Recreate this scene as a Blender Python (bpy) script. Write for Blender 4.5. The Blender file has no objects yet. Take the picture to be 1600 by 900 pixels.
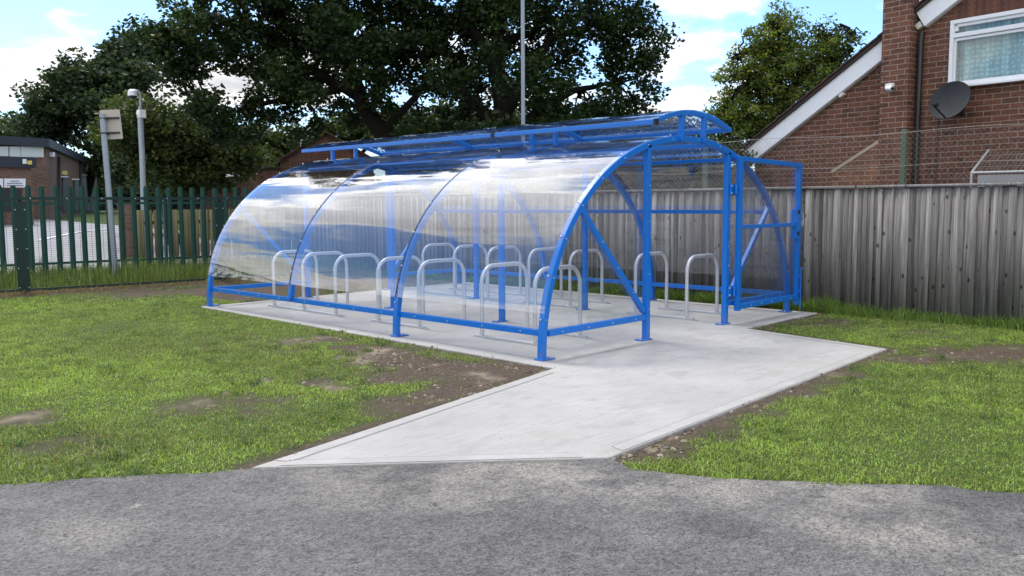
import bpy, bmesh, math, random
import numpy as np
from mathutils import Vector, Matrix
R = math.radians
rng = np.random.default_rng(7)
random.seed(7)
sc = bpy.context.scene
col = sc.collection

# ---------------------------------------------------------------- camera
# world axes: X runs across the cycle shelter, Y along it, its near left foot at the origin
CAM = Vector((-6.3133, -5.6888, 1.55)); YAW = 0.80276; PITCH = 0.096815; ROLL = -0.005379; FPX = 1347.9
fw = Vector((math.sin(YAW) * math.cos(PITCH), math.cos(YAW) * math.cos(PITCH), -math.sin(PITCH)))
rt0 = Vector((math.cos(YAW), -math.sin(YAW), 0)); up0 = rt0.cross(fw)
rt = rt0 * math.cos(ROLL) + up0 * math.sin(ROLL); up = -rt0 * math.sin(ROLL) + up0 * math.cos(ROLL)
cd = bpy.data.cameras.new('camera'); cam = bpy.data.objects.new('camera', cd); col.objects.link(cam)
cd.sensor_width = 36; cd.lens = 36 * FPX / 1600; cd.clip_start = 0.05; cd.clip_end = 3000
cam.matrix_world = Matrix(((rt.x, up.x, -fw.x, CAM.x), (rt.y, up.y, -fw.y, CAM.y), (rt.z, up.z, -fw.z, CAM.z), (0, 0, 0, 1)))
sc.camera = cam

# ---------------------------------------------------------------- light
SUN_EL, SUN_AZ = R(58), R(8)          # azimuth from +Y towards +X
sdir = Vector((math.cos(SUN_EL) * math.sin(SUN_AZ), math.cos(SUN_EL) * math.cos(SUN_AZ), math.sin(SUN_EL)))
ld = bpy.data.lights.new('sun', 'SUN'); ld.energy = 1.35; ld.angle = R(14); ld.color = (1, .95, .87)
sun = bpy.data.objects.new('sun', ld); col.objects.link(sun)
sun.rotation_euler = (-sdir).to_track_quat('-Z', 'Y').to_euler()
SKY_STRENGTH = 0.135
CLOUD = 6.0
sc.view_settings.view_transform = 'Standard'; sc.view_settings.look = 'None'
sc.view_settings.exposure = 0.94; sc.view_settings.gamma = 1
sc.cycles.max_bounces = 10; sc.cycles.transparent_max_bounces = 40; sc.cycles.use_denoising = True
sc.cycles.sample_clamp_indirect = 6; sc.cycles.caustics_reflective = False; sc.cycles.caustics_refractive = False


class NT:
    """small helper for writing node trees"""
    def __init__(s, nt):
        s.t = nt; s.n = nt.nodes; s.l = nt.links
    def new(s, typ, **kw):
        n = s.n.new(typ)
        for k, v in kw.items(): setattr(n, k, v)
        return n
    def put(s, sock, v):
        if isinstance(v, bpy.types.NodeSocket): s.l.new(v, sock)
        elif v is not None:
            if hasattr(sock, 'default_value') and sock.type == 'RGBA' and not isinstance(v, (int, float)) and len(v) == 3: v = (*v, 1)
            sock.default_value = v
    def math(s, op, a, b=None, c=None, clamp=False):
        n = s.new('ShaderNodeMath', operation=op); n.use_clamp = clamp
        for i, v in enumerate((a, b, c)):
            if v is not None: s.put(n.inputs[i], v)
        return n.outputs[0]
    def vmath(s, op, a, b=None, out=0):
        n = s.new('ShaderNodeVectorMath', operation=op); s.put(n.inputs[0], a)
        if b is not None: s.put(n.inputs[3 if op == 'SCALE' else 1], b)
        return n.outputs[out]
    def noise(s, vec, scale, detail=4, rough=.55, dist=0):
        n = s.new('ShaderNodeTexNoise'); s.put(n.inputs['Vector'], vec); n.inputs['Scale'].default_value = scale
        n.inputs['Detail'].default_value = detail; n.inputs['Roughness'].default_value = rough; n.inputs['Distortion'].default_value = dist
        return n.outputs[0]
    def ramp(s, f, stops):
        n = s.new('ShaderNodeValToRGB'); e = n.color_ramp.elements
        while len(e) < len(stops): e.new(.5)
        for k, (p, c) in enumerate(stops):
            e[k].position = p; e[k].color = (c, c, c, 1) if isinstance(c, (int, float)) else (*c, 1)
        s.put(n.inputs[0], f); return n.outputs[0]
    def mix(s, f, a, b, mode='MIX'):
        n = s.new('ShaderNodeMix', data_type='RGBA', blend_type=mode)
        s.put(n.inputs[0], f); s.put(n.inputs[6], a); s.put(n.inputs[7], b); return n.outputs[2]
    def mapr(s, v, a, b, c=0, d=1):
        n = s.new('ShaderNodeMapRange'); n.interpolation_type = 'SMOOTHSTEP'
        for i, x in enumerate((v, a, b, c, d)): s.put(n.inputs[i], x)
        return n.outputs[0]
    def mapping(s, vec, scale=(1, 1, 1), loc=(0, 0, 0), rot=(0, 0, 0)):
        n = s.new('ShaderNodeMapping'); s.put(n.inputs[0], vec)
        n.inputs[1].default_value = loc; n.inputs[2].default_value = rot; n.inputs[3].default_value = scale; return n.outputs[0]
    def obj(s): return s.new('ShaderNodeTexCoord').outputs['Object']
    def pos(s): return s.new('ShaderNodeNewGeometry').outputs['Position']
    def attr(s, name, out=2): return s.new('ShaderNodeAttribute', attribute_name=name).outputs[out]
    def bump(s, h, strength=.3, dist=.02):
        n = s.new('ShaderNodeBump'); s.put(n.inputs['Height'], h); n.inputs['Strength'].default_value = strength
        n.inputs['Distance'].default_value = dist; return n.outputs[0]


# ---------------------------------------------------------------- sky
wd = bpy.data.worlds.new('World'); sc.world = wd; wd.use_nodes = True
t = NT(wd.node_tree); t.n.clear()
sky = t.new('ShaderNodeTexSky'); sky.sky_type = 'NISHITA'; sky.sun_disc = False
sky.sun_elevation = SUN_EL; sky.sun_rotation = SUN_AZ; sky.air_density = 1.0; sky.dust_density = .6; sky.ozone_density = 1.5
gen = t.new('ShaderNodeTexCoord').outputs['Generated']
dirv = t.vmath('NORMALIZE', gen)
sep = t.new('ShaderNodeSeparateXYZ'); t.put(sep.inputs[0], dirv)
zc = t.math('ADD', t.math('MAXIMUM', sep.outputs[2], 0), .22)
comb = t.new('ShaderNodeCombineXYZ')
t.put(comb.inputs[0], t.math('DIVIDE', sep.outputs[0], zc)); t.put(comb.inputs[1], t.math('DIVIDE', sep.outputs[1], zc))
pv = comb.outputs[0]
n1 = t.noise(t.mapping(pv, loc=(3.1, 1.7, 0)), 1.25, 9, .56, .15)
n2 = t.noise(t.mapping(pv, loc=(9.3, 4.4, 2)), 4.0, 6, .6)
sund = t.vmath('DOT_PRODUCT', dirv, tuple(sdir), 1)
def aim(az, el): return (math.cos(R(el)) * math.sin(R(az)), math.cos(R(el)) * math.cos(R(az)), math.sin(R(el)))
bankA = t.mapr(t.vmath('DOT_PRODUCT', dirv, aim(10, 38), 1), .875, .985)      # broken bright cloud below the sun
bankB = t.mapr(t.vmath('DOT_PRODUCT', dirv, aim(-42, 6), 1), .90, .99)       # and low in the west
bankC = t.math('MAXIMUM', t.mapr(t.vmath('DOT_PRODUCT', dirv, aim(58, 12.5), 1), .990, .9985), t.mapr(t.vmath('DOT_PRODUCT', dirv, aim(13, 14), 1), .996, .9997))
bankE = t.mapr(t.vmath('DOT_PRODUCT', dirv, aim(228, 48), 1), .15, .85)      # unseen bright cloud added behind the camera to fill the front faces
bank = t.math('MULTIPLY', t.math('MAXIMUM', t.math('MAXIMUM', t.math('MULTIPLY', bankA, 2.3), bankB), t.math('MULTIPLY', bankC, 1.9)), .05)
bank = t.math('ADD', bank, t.math('MULTIPLY', bankE, .13))
dens = t.math('ADD', t.math('ADD', n1, bank), t.math('MULTIPLY', n2, .15))
cf = t.mapr(dens, .575, .675)
core = t.mapr(dens, .61, .74)
glow = t.math('POWER', t.math('MAXIMUM', sund, 0), 5)
lit = t.math('ADD', CLOUD, t.math('MULTIPLY', glow, CLOUD * .7))
lit = t.math('ADD', lit, t.math('MULTIPLY', t.math('ADD', bankA, t.math('MULTIPLY', bankB, .55)), CLOUD * 1.2))
lit = t.math('ADD', lit, t.math('MULTIPLY', bankE, CLOUD * .75))
shade = t.mix(core, (1, .975, .935), (.47, .475, .50))
cc = t.vmath('SCALE', shade, lit)
hz = t.mapr(sep.outputs[2], -.02, .20, .38, 0)          # pale haze low on the horizon
skyc = t.mix(hz, t.mix(1, sky.outputs[0], (.66, .83, 1.04), 'MULTIPLY'), (3.4, 4.5, 5.8))
bg = t.new('ShaderNodeBackground'); bg.inputs[1].default_value = SKY_STRENGTH
t.put(bg.inputs[0], t.mix(cf, skyc, cc))
t.l.new(bg.outputs[0], t.new('ShaderNodeOutputWorld').inputs[0])


# ---------------------------------------------------------------- materials
def mat(name, fn):
    m = bpy.data.materials.new(name); m.use_nodes = True; t = NT(m.node_tree); t.n.clear()
    out = t.new('ShaderNodeOutputMaterial'); t.l.new(fn(t), out.inputs[0]); return m
def pbr(t, c, rough=.6, metal=0, normal=None, spec=.5, coat=0):
    b = t.new('ShaderNodeBsdfPrincipled'); t.put(b.inputs['Base Color'], c); t.put(b.inputs['Roughness'], rough)
    t.put(b.inputs['Metallic'], metal); t.put(b.inputs['Specular IOR Level'], spec); b.inputs['Coat Weight'].default_value = coat
    b.inputs['Coat Roughness'].default_value = .15
    if normal is not None: t.put(b.inputs['Normal'], normal)
    return b.outputs[0]

def f_blue(t):
    p = t.obj(); d = t.noise(p, 6, 5, .65)
    c = t.mix(t.mapr(d, .5, .8, 0, .35), (.002, .168, .65), (.008, .135, .47))
    sz = t.new('ShaderNodeSeparateXYZ'); t.put(sz.inputs[0], p)
    dust = t.math('MULTIPLY', t.mapr(sz.outputs[2], 0, .22, .8, 0), t.mapr(t.noise(p, 25, 4, .7), .45, .65)); c = t.mix(dust, c, (.16, .17, .19))
    c = t.mix(t.mapr(t.noise(p, 90, 3, .7), .66, .74, 0, .35), c, (.05, .22, .62))
    return pbr(t, c, t.mapr(t.noise(p, 14, 3), .3, .7, .28, .45), 0, t.bump(t.noise(p, 60, 2), .04, .005), .5, .25)
M_BLUE = mat('blue_paint', f_blue)
def f_galv(t):
    p = t.obj(); v = t.new('ShaderNodeTexVoronoi'); t.put(v.inputs['Vector'], p); v.inputs['Scale'].default_value = 55
    c = t.mix(v.outputs['Distance'], (.50, .52, .54), (.66, .68, .70))
    return pbr(t, c, t.mapr(t.noise(p, 9, 3), .3, .7, .38, .55), .45)
M_GALV = mat('galvanised_steel', f_galv)
M_STEEL = mat('bolt_steel', lambda t: pbr(t, (.62, .63, .64), .35, .8))
M_BLACKP = mat('black_plastic', lambda t: pbr(t, (.012, .012, .02), .5))
def f_poly(t):
    p = t.obj()
    warp = t.noise(t.mapping(p, (2.2, .22, 2.2)), 1.0, 2.5, .5)
    fine = t.noise(t.mapping(p, (7, .5, 7)), 1.0, 3, .5)
    h = t.math('ADD', warp, t.math('MULTIPLY', fine, .035))
    nb = t.bump(h, .5, .055)
    g = t.new('ShaderNodeNewGeometry')
    co = t.math('ABSOLUTE', t.vmath('DOT_PRODUCT', g.outputs['Incoming'], g.outputs['Normal'], 1))
    f5 = t.math('POWER', t.math('SUBTRACT', 1, co, None, True), 4.2)
    F = t.math('ADD', .062, t.math('MULTIPLY', f5, .9), None, True)
    tr = t.new('ShaderNodeBsdfTransparent'); t.put(tr.inputs[0], (.95, .96, .975))
    gl = t.new('ShaderNodeBsdfGlossy'); gl.inputs['Roughness'].default_value = .045; t.put(gl.inputs[0], (1, 1, 1)); t.put(gl.inputs['Normal'], nb)
    df = t.new('ShaderNodeBsdfDiffuse'); t.put(df.inputs[0], (.75, .78, .84))
    m0 = t.new('ShaderNodeMixShader'); t.put(m0.inputs[0], t.mapr(t.noise(t.mapping(p, (3, .6, 3)), 1.5, 5, .65), .45, .8, .002, .022))
    t.l.new(tr.outputs[0], m0.inputs[1]); t.l.new(df.outputs[0], m0.inputs[2])
    m = t.new('ShaderNodeMixShader'); t.put(m.inputs[0], F); t.l.new(m0.outputs[0], m.inputs[1]); t.l.new(gl.outputs[0], m.inputs[2])
    return m.outputs[0]
M_POLY = mat('clear_polycarbonate', f_poly)

def f_concrete(t):
    p = t.pos()
    br = t.noise(t.mapping(p, (3, 60, 3), rot=(0, 0, R(-4))), 1.0, 4, .6)
    big = t.noise(p, .55, 4, .6); mid = t.noise(p, 3.2, 5, .65); fine = t.noise(p, 110, 2)
    c = t.mix(t.mapr(big, .35, .7), (.385, .376, .360), (.475, .464, .445))
    c = t.mix(t.mapr(mid, .52, .75, 0, .45), c, (.262, .258, .250))
    c = t.mix(t.mapr(t.noise(p, 1.3, 5, .7), .54, .70, 0, .5), c, (.37, .335, .28))
    c = t.mix(t.math('MULTIPLY', t.mapr(br, .4, .65), .30), c, (.26, .256, .248))
    spk = t.mapr(t.noise(p, 26, 2, .4), .70, .76, 0, .55)
    c = t.mix(spk, c, (.20, .17, .13))
    c = t.mix(t.mapr(t.noise(t.mapping(p, (1, 2.2, 1), rot=(0, 0, R(40))), 1.7, 6, .72), .52, .66, 0, .5), c, (.30, .292, .275))
    grit = t.math('MULTIPLY', t.mapr(t.noise(p, 60, 2, .5), .60, .68), t.mapr(t.noise(p, .9, 4, .6), .45, .6)); c = t.mix(t.math('MULTIPLY', grit, .45), c, (.17, .165, .155))
    h = t.math('ADD', t.math('MULTIPLY', br, .9), t.math('MULTIPLY', fine, .35))
    return pbr(t, c, .85, 0, t.bump(h, .8, .008), .3)
M_CONC = mat('brushed_concrete', f_concrete)
def f_concsm(t):
    p = t.pos(); c = t.mix(t.mapr(t.noise(p, 2.1, 5, .6), .35, .7), (.355, .346, .33), (.435, .425, .408))
    c = t.mix(t.mapr(t.noise(p, 14, 4, .6), .6, .8, 0, .4), c, (.33, .31, .28))
    return pbr(t, c, .8, 0, t.bump(t.noise(p, 40, 3), .2, .004), .3)
M_CONCS = mat('trowelled_concrete', f_concsm)
M_GROOVE = mat('concrete_groove', lambda t: pbr(t, t.mix(t.noise(t.pos(), 8), (.22, .21, .20), (.36, .35, .34)), .9))

ASPH_DARK, ASPH_LIGHT = [], []
def f_asphalt(t):
    p = t.pos()
    v = t.new('ShaderNodeTexVoronoi'); t.put(v.inputs['Vector'], p); v.inputs['Scale'].default_value = 105; v.inputs['Randomness'].default_value = 1
    agg = t.new('ShaderNodeSeparateColor'); t.put(agg.inputs[0], v.outputs['Color'])
    v2 = t.new('ShaderNodeTexVoronoi'); t.put(v2.inputs['Vector'], p); v2.inputs['Scale'].default_value = 36
    agg2 = t.new('ShaderNodeSeparateColor'); t.put(agg2.inputs[0], v2.outputs['Color'])
    big = t.noise(p, .45, 5, .6); mid = t.noise(p, 2.0, 5, .65)
    c = t.mix(t.mapr(big, .35, .68), (.095, .092, .089), (.140, .135, .129))
    c = t.mix(t.mapr(mid, .45, .72, 0, .6), c, (.180, .170, .156))
    for (x, y, r0, a) in ASPH_DARK:
        d = t.vmath('DISTANCE', t.vmath('ADD', p, t.vmath('SCALE', t.new_noise3(p), 2.2)), (x, y, 0), 1)
        c = t.mix(t.math('MULTIPLY', t.mapr(d, r0 * .3, r0, a, 0), t.mapr(mid, .62, .40)), c, (.055, .053, .053))
    for (x, y, r0, a) in ASPH_LIGHT:
        d = t.vmath('DISTANCE', t.vmath('ADD', p, t.vmath('SCALE', t.new_noise3(p), .8)), (x, y, 0), 1)
        c = t.mix(t.math('MULTIPLY', t.mapr(d, r0 * .2, r0, a, 0), t.mapr(mid, .36, .60)), c, (.27, .25, .22))
    spot = t.mapr(t.noise(t.mapping(p, (1, 1.8, 1), rot=(0, 0, R(44))), 3.1, 4, .6), .66, .74, 0, .6)
    c = t.mix(spot, c, (.33, .30, .26))
    k = t.math('ADD', t.math('MULTIPLY', agg.outputs[0], .92), t.math('MULTIPLY', agg2.outputs[0], .35))
    k = t.math('ADD', .40, k)
    c = t.vmath('SCALE', c, k)
    return pbr(t, c, .82, 0, t.bump(t.math('ADD', v.outputs['Distance'], t.math('MULTIPLY', agg.outputs[1], .4)), .7, .006), .35)
def new_noise3(s, p):
    n = s.new('ShaderNodeTexNoise'); s.put(n.inputs['Vector'], p); n.inputs['Scale'].default_value = 1.1; n.inputs['Detail'].default_value = 4
    return s.vmath('SUBTRACT', n.outputs['Color'], (.5, .5, .5))
NT.new_noise3 = new_noise3

def f_ground(t):
    p = t.pos(); soil = t.attr('soil')
    g = t.mix(t.noise(p, 2.2, 5, .6), (.040, .075, .014), (.075, .115, .025))
    g = t.mix(t.mapr(t.noise(p, 22, 4, .7), .42, .7, 0, .5), g, (.11, .095, .045))
    s = t.mix(t.noise(p, 5, 6, .7), (.048, .034, .025), (.130, .095, .070))
    s = t.mix(t.mapr(t.noise(p, 38, 3, .6), .5, .75, 0, .6), s, (.25, .205, .165))
    s = t.mix(t.mapr(t.noise(p, 2.6, 4, .6), .6, .72, 0, .75), s, (.34, .27, .20))
    s = t.mix(t.math('MULTIPLY', t.attr('tan'), .8), s, t.mix(t.noise(p, 30, 4, .7), (.24, .19, .135), (.42, .35, .27)))
    c = t.mix(soil, g, s)
    h = t.math('ADD', t.noise(p, 14, 6, .7), t.math('MULTIPLY', t.noise(p, 60, 3), .4))
    return pbr(t, c, .95, 0, t.bump(h, .9, .035), .2)
M_GROUND = mat('turf_and_soil', f_ground)
def leafy(name, cattr, trans=.35, rough=.5):
    def f(t):
        c = t.attr(cattr, 0)
        b = pbr(t, c, rough, 0, None, .3)
        tl = t.new('ShaderNodeBsdfTranslucent'); t.put(tl.inputs[0], t.mix(1, c, (1.5, 1.45, .6), 'MULTIPLY'))
        m = t.new('ShaderNodeMixShader'); m.inputs[0].default_value = trans; t.l.new(b, m.inputs[1]); t.l.new(tl.outputs[0], m.inputs[2])
        return m.outputs[0]
    return mat(name, f)
M_BLADE = leafy('grass_blades', 'tint', .35, .55)
M_LEAF = leafy('foliage', 'tint', .30, .5)
M_LEAFL = leafy('light_foliage', 'tint', .52, .5)
def f_bark(t):
    p = t.obj(); h = t.noise(t.mapping(p, (6, 6, 1.2)), 1.5, 6, .7)
    return pbr(t, t.mix(h, (.006, .0055, .005), (.019, .016, .013)), .9, 0, t.bump(h, 1, .05), .2)
M_BARK = mat('bark', f_bark)

def f_timber(t):
    p = t.obj(); tone = t.attr('tone')
    sp = t.new('ShaderNodeSeparateXYZ'); t.put(sp.inputs[0], p)
    off = t.new('ShaderNodeCombineXYZ'); t.put(off.inputs[2], t.math('MULTIPLY', tone, 37.0)); t.put(off.inputs[0], t.math('MULTIPLY', tone, 11.0))
    q = t.vmath('ADD', p, off.outputs[0])
    gr = t.noise(t.mapping(q, (55, 55, 1.6)), 1.0, 5, .7, .25); blo = t.noise(t.mapping(q, (5, 5, .8)), 1, 4, .6)
    c = t.mix(t.mapr(gr, .32, .68), (.125, .119, .114), (.240, .230, .220))
    c = t.mix(t.mapr(blo, .5, .75, 0, .6), c, (.09, .078, .066))
    c = t.vmath('SCALE', c, t.mapr(tone, 0, 1, .62, 1.52))
    v = t.new('ShaderNodeTexVoronoi'); t.put(v.inputs['Vector'], t.mapping(q, (8, 8, 4.6))); v.inputs['Scale'].default_value = 1
    sc3 = t.new('ShaderNodeSeparateColor'); t.put(sc3.inputs[0], v.outputs['Color'])
    kn = t.math('MULTIPLY', t.mapr(v.outputs['Distance'], .08, .19, 1, 0), t.mapr(sc3.outputs[0], .04, .10))
    c = t.mix(t.math('MULTIPLY', kn, .85), c, (.018, .014, .012))
    damp = t.mapr(t.math('ADD', sp.outputs[2], t.math('MULTIPLY', blo, .3)), .05, .25, .2, 0)
    c = t.mix(damp, c, (.075, .075, .055))
    return pbr(t, c, .85, 0, t.bump(gr, .25, .004), .25)
M_TIMBER = mat('weathered_timber', f_timber)
M_GREENM = mat('green_fence_paint', lambda t: pbr(t, t.mix(t.noise(t.obj(), 3, 4), (.002, .020, .017), (.004, .032, .026)), .45, 0, None, .4))
M_GREENP = mat('green_palisade_paint', lambda t: pbr(t, t.mix(t.noise(t.pos(), 3, 4), (.003, .042, .033), (.007, .068, .050)), .5, 0, None, .4))
def f_brick(c1, c2, mort, dark=(.045, .028, .024)):
    def f(t):
        p = t.obj(); s = t.new('ShaderNodeSeparateXYZ'); t.put(s.inputs[0], p)
        cb = t.new('ShaderNodeCombineXYZ'); t.put(cb.inputs[0], t.math('ADD', s.outputs[0], s.outputs[1])); t.put(cb.inputs[1], s.outputs[2])
        b = t.new('ShaderNodeTexBrick'); wob = t.vmath('SCALE', t.new_noise3(t.mapping(p, (9, 9, 9))), .006)
        t.put(b.inputs['Vector'], t.vmath('ADD', cb.outputs[0], wob))
        b.offset = .5; b.inputs['Scale'].default_value = 1; b.inputs['Brick Width'].default_value = .225; b.inputs['Row Height'].default_value = .075
        b.inputs['Mortar Size'].default_value = .0055; b.inputs['Mortar Smooth'].default_value = .15; b.inputs['Bias'].default_value = -.1
        t.put(b.inputs['Color1'], c1); t.put(b.inputs['Color2'], c2); t.put(b.inputs['Mortar'], mort)
        c = t.mix(t.mapr(t.noise(t.mapping(p, (4.4, 4.4, 13.3)), 1, 2), .52, .7, 0, .7), b.outputs['Color'], dark)
        c = t.mix(b.outputs['Fac'], c, t.mix(t.noise(p, 3, 4), mort, tuple(x * .72 for x in mort)))
        c = t.vmath('SCALE', c, t.mapr(t.noise(p, 28, 4, .7), .3, .75, .78, 1.18))
        c = t.vmath('SCALE', c, t.mapr(t.noise(p, .8, 4, .6), .3, .7, .82, 1.15))
        h = t.math('SUBTRACT', t.math('MULTIPLY', t.noise(p, 60, 4), .25), b.outputs['Fac'])
        return pbr(t, c, .85, 0, t.bump(h, .7, .008), .25)
    return f
M_BRICK = mat('red_brown_brick', f_brick((.185, .079, .049), (.120, .056, .040), (.37, .29, .24)))
M_BRICKO = mat('orange_brown_brick', f_brick((.25, .115, .06), (.18, .08, .048), (.42, .34, .26), (.07, .04, .03)))
M_BRICKF = mat('old_dark_brick', f_brick((.155, .065, .045), (.11, .055, .042), (.22, .16, .13)))
M_BRICKB = mat('brown_brick', f_brick((.20, .12, .09), (.15, .085, .066), (.24, .19, .16)))
M_WHITE = mat('white_upvc', lambda t: pbr(t, t.mix(t.mapr(t.noise(t.obj(), 5, 5, .6), .5, .8, 0, .25), (.80, .81, .83), (.60, .61, .62)), .35))
M_OFFW = mat('off_white_plastic', lambda t: pbr(t, (.66, .64, .58), .45))
M_DISH = mat('grey_dish', lambda t: pbr(t, t.mix(t.noise(t.obj(), 7, 3), (.035, .037, .041), (.055, .058, .063)), .8, 0, None, .12))
M_TILE = mat('roof_tiles', lambda t: pbr(t, t.mix(t.noise(t.obj(), 6, 4), (.035, .022, .020), (.075, .045, .038)), .85, 0, t.bump(t.noise(t.obj(), 18, 3), .6, .03)))
M_PIPE = mat('dark_pipe', lambda t: pbr(t, (.018, .018, .02), .4))
M_GREYP = mat('grey_pole_paint', lambda t: pbr(t, t.mix(t.noise(t.obj(), 4, 4), (.26, .31, .36), (.36, .41, .46)), .5, .2))
M_SIGNB = mat('sign_back_grey', lambda t: pbr(t, t.mix(t.noise(t.obj(), 4, 4), (.42, .38, .34), (.52, .47, .42)), .55, .1))
M_FASC = mat('dark_blue_fascia', lambda t: pbr(t, (.020, .027, .042), .5))
def f_curtain(t):
    p = t.obj(); s = t.new('ShaderNodeSeparateXYZ'); t.put(s.inputs[0], p)
    v = t.new('ShaderNodeTexVoronoi'); t.put(v.inputs['Vector'], t.mapping(p, (15, 1, 15))); v.inputs['Scale'].default_value = 1; v.inputs['Randomness'].default_value = .35
    fold = t.math('SINE', t.math('MULTIPLY', s.outputs[0], 26))
    c = t.mix(t.mapr(v.outputs['Distance'], .25, .42), (.62, .70, .72), (.42, .52, .56))
    c = t.vmath('SCALE', c, t.mapr(fold, -1, 1, .86, 1.05))
    return pbr(t, c, .9)
M_CURT = mat('net_curtain', f_curtain)
def f_glass(t):
    g = t.new('ShaderNodeNewGeometry'); co = t.math('ABSOLUTE', t.vmath('DOT_PRODUCT', g.outputs['Incoming'], g.outputs['Normal'], 1))
    F = t.math('ADD', .05, t.math('MULTIPLY', t.math('POWER', t.math('SUBTRACT', 1, co, None, True), 5), .9))
    tr = t.new('ShaderNodeBsdfTransparent'); t.put(tr.inputs[0], (.88, .94, .93)); gl = t.new('ShaderNodeBsdfGlossy'); gl.inputs['Roughness'].default_value = .02
    m = t.new('ShaderNodeMixShader'); t.put(m.inputs[0], F); t.l.new(tr.outputs[0], m.inputs[1]); t.l.new(gl.outputs[0], m.inputs[2]); return m.outputs[0]
M_GLASS = mat('window_glass', f_glass)
M_BLIND = mat('pale_blind', lambda t: pbr(t, (.55, .60, .60), .7))
M_DARKDOOR = mat('dark_door', lambda t: pbr(t, (.02, .025, .032), .5))
M_CARPARK = mat('sunlit_asphalt', lambda t: pbr(t, t.mix(t.noise(t.pos(), .3, 5, .6), (.23, .233, .245), (.32, .323, .335)), .9))  # direct sun on the car park put into a paler base colour
M_LINE = mat('white_road_paint', lambda t: pbr(t, (.78, .78, .78), .7))
M_SIGNW = mat('white_sign_board', lambda t: pbr(t, (.74, .76, .80), .5))
M_INK = mat('blue_grey_lettering', lambda t: pbr(t, (.12, .16, .26), .6))
M_WIRE = mat('galvanised_wire', lambda t: pbr(t, (.32, .30, .27), .6, .3))
M_POSTG = mat('mossy_concrete_post', lambda t: pbr(t, t.mix(t.noise(t.obj(), 9, 5), (.07, .12, .08), (.15, .20, .14)), .9))
M_MORT = mat('pale_mortar', lambda t: pbr(t, t.mix(t.noise(t.obj(), 9, 4), (.34, .27, .20), (.46, .37, .29)), .9))
M_YEL = mat('yellow_plastic', lambda t: pbr(t, (.62, .50, .12), .5))
M_ALU = mat('white_aluminium', lambda t: pbr(t, (.55, .57, .58), .4, .3))


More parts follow.
